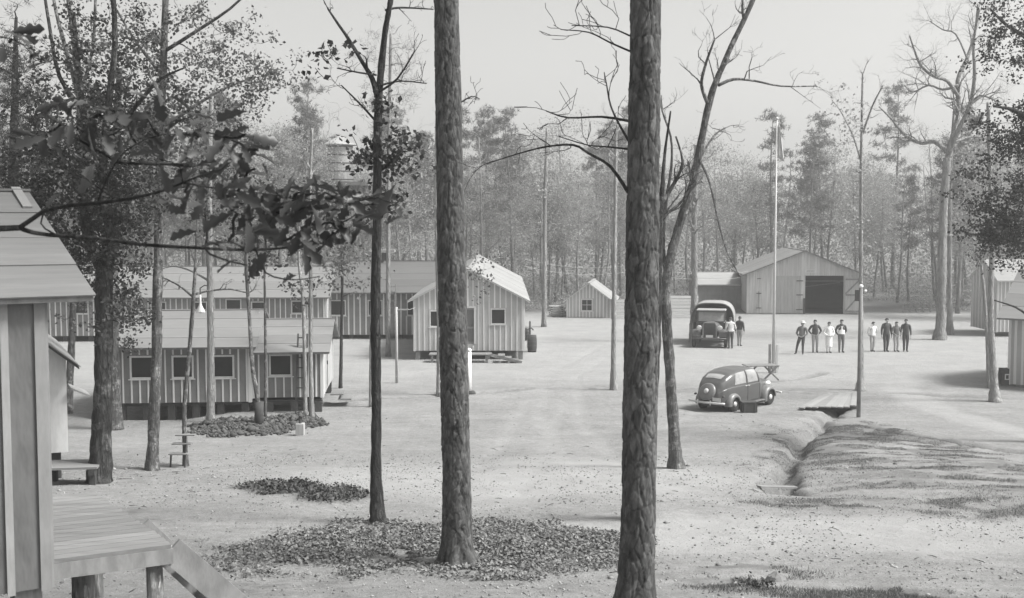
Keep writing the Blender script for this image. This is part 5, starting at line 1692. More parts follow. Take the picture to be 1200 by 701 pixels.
    for L in dead:        # dead side branches
        dy = L[0]; O = Vector((p0.x, Y, zg))
        Qp = [at(x, y, Y + dy * i / (len(L) - 2)) - O for i, (x, y, w) in enumerate(L[1:])]; rr = [w * s / 2 for _, _, w in L[1:]]
        m = len(Qp); QQ = [Vector(cr([tuple(p) for p in Qp], k / (m * 3 - 3))) for k in range(m * 3 - 2)]; rq = [cr([(a_,) for a_ in rr], k / (m * 3 - 3))[0] for k in range(m * 3 - 2)]
        W.limb(QQ, rq, 6)
        W.branchlets(QQ, rq, 1, .7, 4, .5)
    W.finish(root, M['bark'])
    return root
big_pine('rough-barked pine left of centre rising from the leaf bed', [(537, 671, 41), (536, 640, 37), (535, 560, 34.5), (532, 430, 34), (529, 300, 34), (526, 150, 31.5), (523, 0, 29), (522, -40, 28)], 17.2, 3, 15.5,
         dead=[(.6, (540, 120, 2), (553, 113, 1.5), (562, 116, 1))])
big_pine('thickest pine trunk right of centre, cut by the bottom edge', [(743, 737, 48), (745, 700, 45), (748, 600, 42), (750, 480, 42), (752, 350, 41), (754, 200, 39), (756, 60, 37.5), (757, -40, 36)], 13.6, 11, 15.5, (.085, .2), .036,
         dead=[(.9, (740, 170, 4), (728, 150, 3), (716, 125, 2.4), (711, 100, 1.8), (708, 85, 1.2)), (.6, (738, 60, 2.4), (715, 50, 2), (690, 38, 1.6), (660, 35, 1.1)), (-.5, (738, 42, 2), (712, 32, 1.6), (670, 30, 1)),
               (.8, (738, 142, 3.4), (705, 137, 2.8), (665, 138, 2.2), (640, 130, 1.5)), (1.0, (736, 225, 5), (715, 195, 4), (690, 180, 3.4), (672, 170, 3), (640, 172, 2.4), (608, 180, 1.8), (570, 192, 1.2)),
               (.7, (738, 175, 2.6), (710, 172, 2), (688, 170, 1.6), (655, 160, 1.2))])

# ---- individual trees of the clearing --------------------------------------------------------------------
px_tree('oak_tree', 'stout forked oak in front of the pale cabin wall, dark leafy crown', 'tree', [(117, 565, 26), (119, 500, 22), (121, 420, 20), (122, 350, 20), (123, 312, 20)], M['bark_oak'],
        limbs=[(.6, (123, 318, 17), (108, 292, 13), (98, 240, 11), (101, 170, 9), (93, 90, 7), (86, 15, 5)), (-.7, (123, 318, 16), (131, 280, 13), (121, 205, 10), (126, 130, 9), (135, 50, 7), (131, -30, 5)),
               (1.2, (100, 220, 7), (70, 190, 5), (40, 170, 4), (10, 160, 3)), (-1, (124, 160, 6), (155, 130, 5), (185, 95, 3.5), (215, 80, 2)), (.8, (98, 130, 6), (70, 90, 5), (58, 30, 4), (50, -20, 3))],
        crown=[(112, 150, 100, 90, 78), (55, 215, 60, 65, 40), (140, 225, 65, 70, 46), (120, 40, 80, 40, 12), (148, 330, 26, 60, 12), (100, 290, 45, 40, 18)], leaf=M['leaf_mid'], lsize=.10, per=86, crad=.30, seed=21, sides=14)
px_tree('hardwood_tree', 'leafy tree half hidden behind the stout oak', 'tree', [(134, 503, 17), (133, 430, 14), (132, 340, 12), (134, 220, 10), (140, 80, 7)], M['bark_mid'],
        crown=[(152, 365, 22, 50, 13), (150, 250, 45, 60, 16), (160, 120, 50, 60, 14)], leaf=M['leaf_mid'], lsize=.12, per=56, crad=.3, seed=22)
px_tree('hardwood_tree', 'straight mottled trunk right of the stout oak with high airy leaf sprays', 'tree', [(179, 551, 15), (180, 500, 13.5), (184, 400, 12), (186, 250, 10), (190, 120, 9), (193, 30, 8), (195, -40, 7)], M['bark_mid'],
        limbs=[(.8, (189, 150, 5), (220, 130, 4), (260, 105, 3.2), (300, 90, 2.2)), (-.6, (193, 60, 5), (225, 40, 4), (270, 10, 3), (300, -20, 2)), (.5, (191, 90, 4), (160, 50, 3), (130, 0, 2.4))],
        crown=[(235, 40, 95, 55, 30), (190, 140, 55, 70, 24), (300, 82, 46, 26, 18), (255, 130, 60, 30, 12), (150, 40, 50, 50, 8)], leaf=M['leaf_light'], lsize=.095, per=56, crad=.26, seed=23)
px_tree('sapling', 'thin crooked sapling with bare twigs left of the rubble heap', 'tree', [(218, 546, 7), (216, 480, 5.5), (222, 410, 5), (227, 345, 4.5), (230, 290, 3), (232, 230, 2)], M['bark_mid'],
        limbs=[(.5, (226, 348, 3), (210, 335, 2.2), (190, 325, 1.6), (175, 322, 1)), (.6, (228, 345, 3), (245, 341, 2.4), (270, 339, 2), (292, 343, 1.5), (300, 334, 1))], shoots=(1, .8, 6, .5, 8), seed=24, sides=8)
px_tree('hardwood_tree', 'pale slim trunk standing at the rubble heap', 'tree', [(247, 494, 9.5), (247, 420, 8.5), (246, 330, 7.5), (245, 220, 6.5), (248, 110, 5)], M['bark_pale'],
        limbs=[(.7, (246, 330, 3), (225, 318, 2.4), (205, 312, 2), (190, 315, 1.2))], crown=[(255, 190, 60, 55, 20), (262, 255, 50, 40, 12), (250, 100, 40, 50, 8)], leaf=M['leaf_mid'], lsize=.13, per=44, crad=.3, seed=25)
px_tree('hardwood_tree', 'thin pale trunk with a blackened foot in the rubble heap', 'tree', [(304, 497, 7), (302, 470, 5.5), (296, 430, 5), (292, 370, 4.4), (288, 300, 3.6), (287, 200, 3)], M['bark_mid'], crown=[(300, 270, 40, 40, 8)], leaf=M['leaf_mid'], lsize=.15, per=40, crad=.5, shoots=(1, .8, 4, .6, 6), seed=26, sides=8)
g = gnd(304.5, 497.5); q = MB(); q.tube([(0, -.12, -.1), (0, -.12, .35), (.01, -.12, .78)], [.17, .15, .16], 10)
sto = q.build('stump', M['darkwood'], None, smooth=True, loc=tuple(g)); tag(sto, 'blackened stump in the middle of the rubble heap', 'stump')
px_tree('sapling', 'very thin trunk just right of the blackened stump', 'tree', [(311, 491, 4), (311, 400, 3.2), (310, 300, 2.6), (312, 220, 2)], M['bark_mid'], shoots=(1, .8, 4, .6, 8), seed=27, sides=6)
px_tree('sapling', 'left of two thin trunks right of the ladder', 'tree', [(358, 485, 5), (357, 420, 4.5), (355, 350, 4), (350, 300, 3), (352, 230, 2)], M['bark_pale'], crown=[(352, 340, 16, 22, 5)], leaf=M['leaf_mid'], lsize=.14, per=30, crad=.35, shoots=(1, .8, 4, .5, 6), seed=28, sides=6)
px_tree('hardwood_tree', 'right of two thin trunks right of the ladder', 'tree', [(365.5, 490, 6), (364, 420, 5), (364, 330, 4.5), (363, 240, 4), (366, 150, 3)], M['bark_pale'], crown=[(368, 240, 30, 50, 10), (395, 300, 35, 20, 9)], leaf=M['leaf_light'], lsize=.15, per=40, crad=.5, shoots=(1, .8, 4, .6, 6), seed=29, sides=8)
px_tree('sapling', 'dark thin trunk at the right end of the low barrack', 'tree', [(399, 455, 4.4), (400, 400, 3.8), (401, 330, 3.2), (400, 250, 2.6)], M['bark'], crown=[(405, 320, 28, 18, 9), (400, 255, 25, 25, 6)], leaf=M['leaf_light'], lsize=.15, per=40, crad=.5, shoots=(1, .8, 4, .6, 5), seed=30, sides=6)
px_tree('sapling', 'thin pale stem just left of the young dark pine', 'tree', [(434.5, 477, 4.6), (435, 400, 4), (436, 330, 3), (437, 240, 2.4)], M['bark_pale'], shoots=(1, .8, 4, .5, 6), seed=31, sides=6)
px_tree('pine_tree', 'young dark pine at the back of the leaf bed, leaf tufts on its trunk', 'tree', [(443, 613, 18), (441, 560, 14), (441, 460, 11.5), (440, 360, 11), (442, 250, 10), (443, 140, 9.5), (445, 100, 8.5), (451, 40, 7), (458, 0, 6), (463, -40, 5)], M['bark'],
        limbs=[(.6, (442, 112, 7), (436, 92, 6), (424, 72, 5), (408, 45, 4), (396, 28, 3.2), (384, 10, 2)), (-.5, (441, 88, 2.4), (420, 85, 2), (395, 80, 1.4)), (.4, (446, 100, 3), (470, 95, 2), (500, 98, 1.4)),
               (.6, (452, 12, 3), (470, 9, 2.4), (508, 11, 1.4)), (-.4, (444, 108, 3), (466, 92, 2.4), (486, 60, 1.6)), (.5, (443, 200, 4), (458, 190, 3), (475, 172, 2)), (.3, (443, 145, 3), (425, 125, 2.4), (400, 100, 1.4))],
        crown=[(428, 184, 18, 10, 7), (455, 186, 20, 14, 8), (473, 165, 10, 14, 4), (445, 122, 14, 6, 3), (437, 245, 20, 12, 6), (455, 235, 18, 14, 5), (390, 70, 14, 10, 3)], leaf=M['leaf_near'], lsize=.12, per=26, crad=.22, seed=32, shoots=(1, .8, 5, .35), sides=12)
px_tree('pine_tree', 'hazy thin pine crown seen behind the young dark pine', 'tree', [(455, 418, 6), (455, 300, 5), (456, 150, 4), (458, 40, 3)], M['bark_far'], crown=[(455, 60, 40, 45, 16), (440, 130, 50, 30, 8), (480, 90, 28, 35, 6)], leaf=M['needle_far'], lsize=.34, per=36, crad=.6, seed=33, needles=True, sides=6)
px_tree('sapling', 'slim pale stem touching the left side of the centre pine', 'tree', [(514.5, 463, 7), (515, 400, 6), (513, 320, 5), (511, 220, 4), (512, 130, 3)], M['bark_pale'], crown=[(500, 170, 24, 30, 6), (560, 322, 22, 14, 5)], leaf=M['leaf_light'], lsize=.14, per=30, crad=.4, shoots=(1, .8, 4, .5, 6), seed=34, sides=8)
px_tree('hardwood_tree', 'slim pale trunk standing alone between the gable barrack and the thick pine', 'tree', [(719, 457, 8), (719, 420, 6), (720, 330, 5.2), (721, 240, 4.4), (722, 150, 3)], M['bark_pale'], shoots=(2, .8, 4, .9, 10), seed=35, sides=8)
px_tree('hardwood_tree', 'slim pale trunk behind the gable barrack corner, next to the barrels', 'tree', [(637.5, 383, 6), (638, 320, 5), (639, 230, 4.4), (641, 150, 3)], M['bark_far'], crown=[(640, 200, 30, 40, 8)], leaf=M['leaf_far'], lsize=.2, per=40, crad=.7, seed=36, sides=8)
px_tree('leaning_tree', 'bare tree leaning right, rising behind the thick pine to the top edge', 'tree', [(792, 549, 17), (789, 500, 13.5), (784, 420, 12), (780, 350, 11.5), (783, 315, 11), (794, 270, 10), (812, 213, 9), (831, 121, 8), (850, 70, 6.5), (878, 10, 5.5), (895, -30, 5)], M['bark_mid'],
        limbs=[(.5, (782, 330, 6), (777, 290, 5), (780, 240, 4), (787, 195, 3.2), (786, 160, 2.6), (776, 130, 2), (775, 112, 1.4)), (-.5, (830, 122, 5), (824, 108, 4), (822, 95, 3.4), (828, 72, 3), (838, 45, 2)),
               (.7, (842, 100, 4), (860, 93, 3.2), (885, 95, 2.6), (915, 101, 2), (957, 101, 1.4)), (.3, (872, 22, 4), (870, 8, 3), (872, -20, 2)), (-.6, (796, 268, 4), (803, 240, 3), (810, 215, 2.4), (806, 190, 2)),
               (-.8, (821, 190, 3), (832, 215, 2.6), (842, 260, 2.2), (852, 295, 2), (868, 325, 1.6)), (.6, (818, 190, 3), (836, 160, 2.4), (850, 150, 1.6)), (.5, (832, 120, 4), (838, 95, 3), (855, 70, 2))],
        shoots=(2, .7, 5, .8), seed=37, sides=12)
px_tree('hardwood_tree', 'rough trunk close behind the thick pine, showing along its right side', 'tree', [(755, 610, 22), (760, 520, 18), (765, 430, 16.5), (768, 340, 15), (771, 280, 11), (776, 225, 6), (779, 180, 3.4), (786, 130, 2)], M['bark_oak'],
        limbs=[(.5, (774, 240, 5), (790, 215, 4), (800, 190, 3), (792, 160, 2)), (.4, (772, 262, 5), (782, 250, 4), (800, 235, 3), (815, 205, 2))], shoots=(2, .8, 4, .6), seed=38, sides=12)
px_tree('hardwood_tree', 'pale trunk rising behind the truck', 'tree', [(813, 401, 11), (813, 370, 8.5), (814, 320, 7.5), (814, 250, 6.5), (816, 170, 4.5)], M['bark_far'], shoots=(2, .8, 4, 1.2, 14), crown=[(815, 200, 40, 40, 8)], leaf=M['leaf_far'], lsize=.2, per=30, crad=.8, seed=39, sides=8)
px_tree('dead_oak', 'large bare oak with contorted limbs right of the row of men', 'tree', [(1101, 398, 15), (1102, 380, 10.5), (1104, 310, 10), (1106, 240, 9.8), (1110, 185, 9.5)], M['bark_far'],
        limbs=[(.7, (1110, 188, 6.7), (1117, 160, 6.7), (1124, 130, 5.9), (1122, 95, 5.2), (1133, 70, 4.4), (1142, 40, 3.0), (1146, 5, 2.2)), (-.8, (1111, 180, 6.7), (1122, 155, 5.9), (1136, 125, 4.8), (1142, 90, 4.1), (1141, 50, 3.0), (1148, 10, 2.2)),
               (1, (1110, 178, 5.9), (1095, 166, 5.2), (1080, 168, 4.1), (1062, 160, 3.3), (1045, 140, 2.2), (1030, 125, 1.5)), (-1, (1124, 115, 4.4), (1110, 95, 4.1), (1095, 90, 3.7), (1080, 78, 3.0), (1072, 60, 2.2), (1066, 42, 1.5)),
               (.5, (1123, 100, 3.7), (1105, 105, 3.0), (1088, 100, 2.5), (1070, 108, 1.8), (1060, 100, 1.2)), (.9, (1115, 168, 3.7), (1140, 160, 3.0), (1165, 165, 2.2), (1185, 175, 1.5)), (-.6, (1137, 120, 3.0), (1150, 112, 2.2), (1166, 118, 1.5)), (.6, (1134, 70, 2.2), (1120, 40, 1.9), (1105, 35, 1.5), (1090, 25, 1.0))],
        shoots=(2, .9, 10, 1.7), seed=40, sides=10)
px_tree('hardwood_tree', 'darker slim trunk right beside the large bare oak', 'tree', [(1113, 392, 9), (1113, 360, 6), (1113, 290, 5.5), (1114, 200, 4.5), (1118, 130, 3)], M['bark_far'], crown=[(1125, 250, 35, 45, 12), (1130, 180, 30, 40, 8)], leaf=M['leaf_far'], lsize=.18, per=40, crad=.7, seed=41, sides=8)
px_tree('hardwood_tree', 'mottled trunk standing before the barrack at the right edge', 'tree', [(1166, 471, 13), (1165, 450, 9), (1162, 400, 8), (1161, 340, 7), (1163, 280, 6), (1160, 200, 5), (1158, 120, 4)], M['bark_pale'], crown=[(1160, 285, 26, 20, 8), (1150, 210, 30, 40, 10)], leaf=M['leaf_mid'], lsize=.14, per=36, crad=.45, seed=42, sides=10)
px_tree('sapling', 'thin stem close left of the mottled trunk at the right', 'tree', [(1159, 455, 5), (1157, 400, 4.4), (1153, 340, 4), (1150, 310, 3), (1148, 250, 2)], M['bark_pale'], shoots=(1, .8, 4, .6, 6), crown=[(1150, 300, 14, 12, 4)], leaf=M['leaf_mid'], lsize=.13, per=24, crad=.3, seed=43, sides=6)
px_tree('hardwood_tree', 'tall thin tree with a sparse leafy top directly behind the square post', 'tree', [(1008.5, 458, 11), (1009, 430, 6.5), (1009, 330, 5), (1009, 220, 4), (1010, 140, 3), (1011, 85, 2)], M['bark_pale'],
        limbs=[(.5, (1009, 190, 2.6), (1000, 160, 2), (985, 130, 1.5), (975, 118, 1)), (-.5, (1010, 160, 2.4), (1022, 125, 2), (1035, 100, 1.4))], crown=[(1010, 135, 42, 40, 12), (1000, 190, 36, 25, 6), (1012, 270, 22, 40, 6)], leaf=M['leaf_far'], lsize=.15, per=22, crad=.5, shoots=(1, .8, 5, .7, 8), seed=44, sides=8)
px_tree('hardwood_tree', 'leafy tree leaning in from beyond the right picture edge', 'tree', [(1248, 520, 24), (1246, 400, 20), (1243, 250, 18), (1238, 100, 14), (1236, -20, 10)], M['bark_oak'],
        limbs=[(.6, (1243, 260, 10), (1215, 250, 8), (1185, 255, 6), (1150, 275, 3), (1125, 270, 2)), (-.6, (1241, 180, 9), (1215, 150, 7), (1190, 130, 5), (1165, 125, 2)), (.5, (1238, 90, 8), (1210, 50, 6), (1180, 30, 4), (1160, 10, 2)), (-.4, (1246, 380, 4), (1210, 372, 3), (1190, 360, 2.4), (1165, 352, 1.4))],
        crown=[(1182, 40, 36, 50, 22), (1192, 150, 42, 50, 32), (1172, 235, 46, 45, 34), (1150, 268, 34, 22, 16), (1200, 290, 40, 30, 18), (1240, 150, 60, 120, 30)], leaf=M['leaf_mid'], lsize=.10, per=80, crad=.28, seed=45, sides=12)
px_tree('cedar_tree', 'dense dark evergreen behind the near cabin roof at the left edge', 'tree', [(12, 470, 20), (14, 350, 16), (16, 200, 12), (18, 60, 6), (19, 20, 3)], M['bark'], crown=[(10, 110, 42, 75, 50), (5, 200, 60, 60, 44), (15, 270, 60, 50, 20)], leaf=M['needle_dark'], lsize=.2, per=90, crad=.55, seed=46, needles=True, Y=33.0)
px_tree('hardwood_tree', 'forked slender tree rising high above the near cabin roof', 'tree', [(80, 480, 9), (85, 380, 8), (90, 250, 8), (93, 130, 7), (88, 60, 6), (80, 0, 5), (76, -40, 4)], M['bark_mid'], limbs=[(.6, (92, 110, 6), (78, 60, 5), (66, 15, 4), (58, -30, 3)), (-.6, (92, 120, 5), (108, 60, 4), (112, 0, 3))],
        crown=[(90, 40, 50, 60, 16), (60, 180, 50, 50, 14), (95, 270, 40, 50, 14), (85, 350, 30, 40, 8)], leaf=M['leaf_light'], lsize=.12, per=40, crad=.32, seed=47, Y=38.0, sides=8)

# ---- background wood: prototypes and copies --------------------------------------------------------------
def proto_hard(name, h, seed, bare=False):
    rng = np.random.default_rng(seed); W = Wood(rng); root = empty(name)
    P = W.wander((0, 0, -.2), (rng.normal() * .5, rng.normal() * .5, h * .92), 8, .015); r0 = h * .0105
    R = [r0 * (1 - .8 * i / 8) for i in range(9)]; W.limb(P, R, 7, 'trunk')
    C = []
    nl = 26 if not bare else 16
    for k in range(nl):
        f = .32 + .68 * (k + rng.uniform(0, 1)) / nl; i = min(int(f * 8), 7); a = P[i].lerp(P[i + 1], f * 8 - i)
        an = rng.uniform(0, 2 * pi); L = h * (.10 + .17 * (1 - f) ** .6) * rng.uniform(.6, 1.2)
        e = a + Vector((cos(an) * L, sin(an) * L, L * rng.uniform(.2, .9)))
        Q = W.wander(a, e, 4, .1); rr = [R[i] * .4 * (1 - .85 * j / 4) for j in range(5)]
        W.twigs.tube(Q, rr, 4, cap=False); W.reg(Q, rr)
        W.branchlets(Q, rr, 1 if bare else 0, .8, 5 if bare else 3, L * .45, 3)
        if not bare:
            for q in Q[2:]:
                n = int(rng.integers(48, 100)); C.append(np.array(tuple(q)) + rng.normal(size=(n, 3)) * np.array([.55, .55, .42]) * h / 13)
    if C:
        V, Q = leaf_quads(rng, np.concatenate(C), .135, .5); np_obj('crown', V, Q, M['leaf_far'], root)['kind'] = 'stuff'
    W.finish(root, M['bark_far']); return root
def proto_pine(name, h, seed):
    rng = np.random.default_rng(seed); W = Wood(rng); root = empty(name)
    P = W.wander((0, 0, -.2), (rng.normal() * .3, rng.normal() * .3, h), 8, .008); r0 = h * .0115
    R = [r0 * (1 - .85 * i / 8) for i in range(9)]; W.limb(P, R, 7, 'trunk')
    C = []
    for k in range(34):
        f = .42 + .58 * (k + rng.uniform(0, 1)) / 34; i = min(int(f * 8), 7); a = P[i].lerp(P[i + 1], f * 8 - i)
        an = rng.uniform(0, 2 * pi); L = h * (.045 + .17 * (1 - f) ** .7) * rng.uniform(.6, 1.15)
        e = a + Vector((cos(an) * L, sin(an) * L, L * rng.uniform(-.05, .35)))
        Q = W.wander(a, e, 3, .06); rr = [R[i] * .3 * (1 - .8 * j / 3) for j in range(4)]
        W.twigs.tube(Q, rr, 4, cap=False)
        for q in Q[1:] + [Q[2].lerp(Q[3], .5)]:
            C.append(np.array(tuple(q)) + rng.normal(size=(4, 3)) * np.array([.3, .3, .13]))
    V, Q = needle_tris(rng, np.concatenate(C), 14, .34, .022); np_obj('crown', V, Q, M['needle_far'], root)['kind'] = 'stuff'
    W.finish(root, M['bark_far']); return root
PH = [proto_hard('hardwood_tree', h, 100 + i) for i, h in enumerate((13.5, 12, 14.5, 11))]
PP_ = [proto_pine('pine_tree', h, 200 + i) for i, h in enumerate((15.5, 14, 17, 13))]
PB = [proto_hard('bare_tree', h, 300 + i, True) for i, h in enumerate((14, 12))]
LAB = {0: ('leafy slender tree in the hazy wood behind the camp', 'leafy trees of the far wood'), 1: ('tall pine in the hazy wood behind the camp', 'pines of the far wood'), 2: ('leafless tree in the hazy wood behind the camp', 'leafless trees of the far wood')}
used = set()
PLACES = [(0, 'out beyond the left picture edge'), (140, 'left of the long barracks'), (260, 'above the left long barrack roofs'), (385, 'right of the water tower'), (480, 'above the dark-roofed barrack'), (560, 'behind the centre pine'), (640, 'above the pale gable barrack roof'),
          (720, 'behind the little shed'), (800, 'behind the thick pine'), (880, 'behind the truck and low shed'), (945, 'above the left slope of the barn'), (1010, 'above the right slope of the barn'), (1060, 'right of the barn'), (1120, 'behind the large bare oak'), (1200, 'behind the barracks at the right edge'), (9999, 'out beyond the right picture edge')]
rng = np.random.default_rng(77)
def plant(kind, x, y, sc=1.0):
    proto = (PH, PP_, PB)[kind][int(rng.integers(0, (4, 4, 2)[kind]))]
    o = proto if id(proto) not in used else copy_tree(proto); used.add(id(proto))
    o.location = (x, y, gz(x, y)); o.rotation_euler = (rng.normal() * .02, rng.normal() * .02, rng.uniform(0, 2 * pi))
    s = sc * rng.uniform(.85, 1.15); o.scale = (s, s, s)
    px = CX + F * x / y
    nm = ('leafy tree', 'tall pine', 'leafless tree')[kind]
    size = 'big ' if s > 1.07 else ('small ' if s < .93 else '')
    rank = 'front rank of the wood' if y < 98 else ('second rank of the wood' if y < 104 else ('third rank of the wood' if y < 113 else 'deep in the wood'))
    if y < 92: rank = 'near edge of the wood'
    for lim, where in PLACES:
        if px < lim: break
    tag(o, f'{size}{nm} {where}, {rank}', 'tree', LAB[kind][1])
cells = []
def blocked(x, y):
    # keep clear of the buildings
    if 80 < y < 104 and 12 < x < 34 and not y > 103: return True
    if 56 < y < 90 and -9 < x < 4: return True
    if 64 < y < 80 and x < -4: return True
    if 82 < y < 94 and 3 < x < 9: return True
    return False
for row, (y0, y1, n, half) in enumerate(((92, 97, 34, 46), (97, 104, 50, 52), (104, 113, 58, 58), (113, 124, 60, 64))):
    for k in range(n):
        x = -half + 2 * half * (k + rng.uniform(0, 1)) / n; y = rng.uniform(y0, y1)
        if blocked(x, y): continue
        r = rng.uniform(); kind = 1 if r < .36 else (2 if r < .60 else 0)
        plant(kind, x, y, 1.0 + .12 * (row == 3))
for k in range(16):        # wood behind the long barracks at the left
    x = rng.uniform(-48, -8); y = rng.uniform(80, 92); plant(0 if k % 3 else 1, x, y, 1.05)
for k in range(8):
    x = rng.uniform(-50, -26); y = rng.uniform(50, 66); plant(0 if k % 3 else 1, x, y, 1.0)
for k in range(10):
    x = rng.uniform(34, 52); y = rng.uniform(74, 92); plant((0, 1, 2)[k % 3], x, y, 1.0)
for k in range(4):
    plant(0, -34 + 3 * k, 58, .9)

def far_mass():
    rng = np.random.default_rng(5)
    n = 150000
    x = rng.uniform(-85, 85, n); y = rng.uniform(122, 150, n); top = 9.5 + 4 * fbm(x * .12, y * .1, 3, 3)
    z = rng.uniform(0, 1, n) ** .8 * top
    V, Q = leaf_quads(rng, np.stack([x, y, z], 1), .32, .3)
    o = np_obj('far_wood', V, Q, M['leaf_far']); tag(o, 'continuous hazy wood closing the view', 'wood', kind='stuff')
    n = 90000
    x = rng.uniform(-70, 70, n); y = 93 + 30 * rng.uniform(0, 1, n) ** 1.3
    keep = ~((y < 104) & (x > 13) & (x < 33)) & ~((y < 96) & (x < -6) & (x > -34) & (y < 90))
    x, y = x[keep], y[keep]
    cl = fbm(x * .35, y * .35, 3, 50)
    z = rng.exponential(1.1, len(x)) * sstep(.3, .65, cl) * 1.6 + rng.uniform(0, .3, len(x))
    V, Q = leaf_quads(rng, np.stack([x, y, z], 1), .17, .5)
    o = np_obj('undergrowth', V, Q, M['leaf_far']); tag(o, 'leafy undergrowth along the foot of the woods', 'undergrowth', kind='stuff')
far_mass()

# ---- oak branch close to the camera -------------------------------------------------------------------
def near_branch():
    rng = np.random.default_rng(9)
    Yb = 4.7
    root = empty('oak_branch', tuple(at(-60, 270, Yb))); tag(root, 'dark oak branch with big leaves reaching in from the left, close to the camera', 'branch')
    O = root.location.copy(); W = Wood(rng); s = Yb / F
    L = [[(-90, 272, 9), (-30, 269, 8), (22, 267, 7)],
         [(22, 267, 6), (40, 255, 5.6), (55, 246, 5.2), (80, 241, 4.8), (114, 238, 4.4), (155, 232, 4), (190, 224, 3.2), (214, 214, 2.4), (250, 200, 2)],
         [(22, 267, 6), (40, 273, 5.4), (67, 276, 5), (108, 279, 4.6), (170, 287, 4.2), (240, 291, 3.8), (290, 293, 3.2), (330, 291, 2.6), (380, 285, 2)],
         [(246, 298, 2.6), (268, 306, 2.2), (290, 311, 1.6)], [(240, 291, 2.6), (246, 298, 2.6)], [(300, 293, 2.2), (312, 320, 1.8), (343, 328, 1.6), (375, 324, 1.2)],
         [(67, 276, 2.4), (48, 262, 2), (60, 236, 1.8), (74, 222, 1.6), (40, 205, 1.2), (0, 200, 1)],
         [(-40, 90, 2.4), (0, 80, 2), (25, 98, 1.6), (60, 140, 1.4), (90, 150, 1.2)], [(-60, 35, 2.4), (-10, 42, 2), (20, 48, 1.4), (40, 66, 1)],
         [(114, 238, 2.4), (130, 200, 2), (150, 175, 1.6), (190, 158, 1.4), (250, 160, 1.2)], [(214, 214, 2), (260, 222, 1.6), (320, 228, 1.4), (400, 238, 1.2), (450, 240, .9)]]
    for l in L:
        Q = [at(x, y, Yb + .1 * sin(x * .02) + .05 * sin(y * .05)) - O for x, y, w in l]; r = [w * s / 2 for _, _, w in l]
        m = len(Q)
        QQ = [Vector(cr([tuple(p) for p in Q], k / (m * 3 - 3))) for k in range(m * 3 - 2)] if m > 2 else Q
        rr = [cr([(a,) for a in r], k / (m * 3 - 3))[0] for k in range(m * 3 - 2)] if m > 2 else r
        W.limb(QQ, rr, 8)
    # lobed oak leaves: a few shapes, folded along the midrib
    shapes = []
    for v in range(5):
        q = MB(); n = 25; Lh = []
        for i in range(n):
            f = i / (n - 1); env = (sin(pi * min(1, f * .96 + .02)) ** .55) * (.13 + .20 * f - .06 * f * f)
            lobe = .86 + .24 * cos(2 * pi * (f * 3.6 + .1 * v) - 1.2)
            Lh.append((f, max(.01, env * lobe) if 0 < i < n - 1 else .006))
        bend = rng.uniform(.1, .5); fold = rng.uniform(.15, .55); tw = rng.uniform(-.4, .4)
        verts = []
        for f, w in Lh:
            zc = -bend * f * f * .5
            verts += [Vector((f, 0, zc))] + [Vector((f + .05 * w / .25, sd * w * cos(fold), zc + w * sin(fold) + sd * tw * w * f)) for sd in (-1, 1)]
        fs = []
        for i in range(n - 1):
            a, b = i * 3, (i + 1) * 3
            fs += [(a, b, b + 2, a + 2), (a + 1, b + 1, b, a)]
        q.add(verts, fs); q.tube([(-.18, 0, .03), (-.05, 0, .01), (.02, 0, 0)], .008, 4)
        shapes.append(q.mesh('leaf', M['leaf_near'], True))
    spots = [(55, 158, 4), (78, 150, 6), (100, 138, 6), (122, 138, 6), (120, 160, 4), (148, 148, 6), (172, 138, 5), (186, 158, 6), (212, 158, 6), (236, 150, 6), (262, 160, 6), (286, 158, 6), (302, 176, 5), (214, 194, 5), (236, 204, 6), (254, 198, 6), (278, 190, 6), (298, 198, 5),
             (216, 226, 3), (262, 236, 5), (278, 250, 5), (302, 238, 6), (312, 258, 6), (324, 232, 6), (348, 226, 9), (374, 226, 9), (398, 236, 9), (418, 236, 8), (336, 250, 9), (364, 256, 9), (394, 262, 8), (320, 240, 5), (385, 245, 6), (350, 290, 4), (416, 252, 5), (442, 222, 4), (458, 238, 3), (268, 282, 4), (302, 290, 5), (330, 282, 5), (350, 274, 5), (10, 50, 3), (36, 66, 3), (240, 245, 4), (180, 180, 3), (90, 205, 2), (70, 120, 3), (160, 110, 3)]
    cnt = 0
    for (px, py, n) in spots:
        c = at(px, py, Yb + rng.uniform(-.35, .35)) - O
        W.reach(c, .0025, amp=.06)
        for k in range(n + (cnt < 240)):
            p = c + Vector(rng.normal(size=3)) * .042
            o = bpy.data.objects.new('leaf', shapes[int(rng.integers(0, 5))]); link(o, root)
            o.location = p; sc = rng.uniform(.075, .14); o.scale = (sc, sc, sc)
            o.rotation_euler = (rng.normal() * .7, rng.normal() * .5 + .35, rng.uniform(0, 2 * pi)); cnt += 1
    W.finish(root, M['bark'])
near_branch()
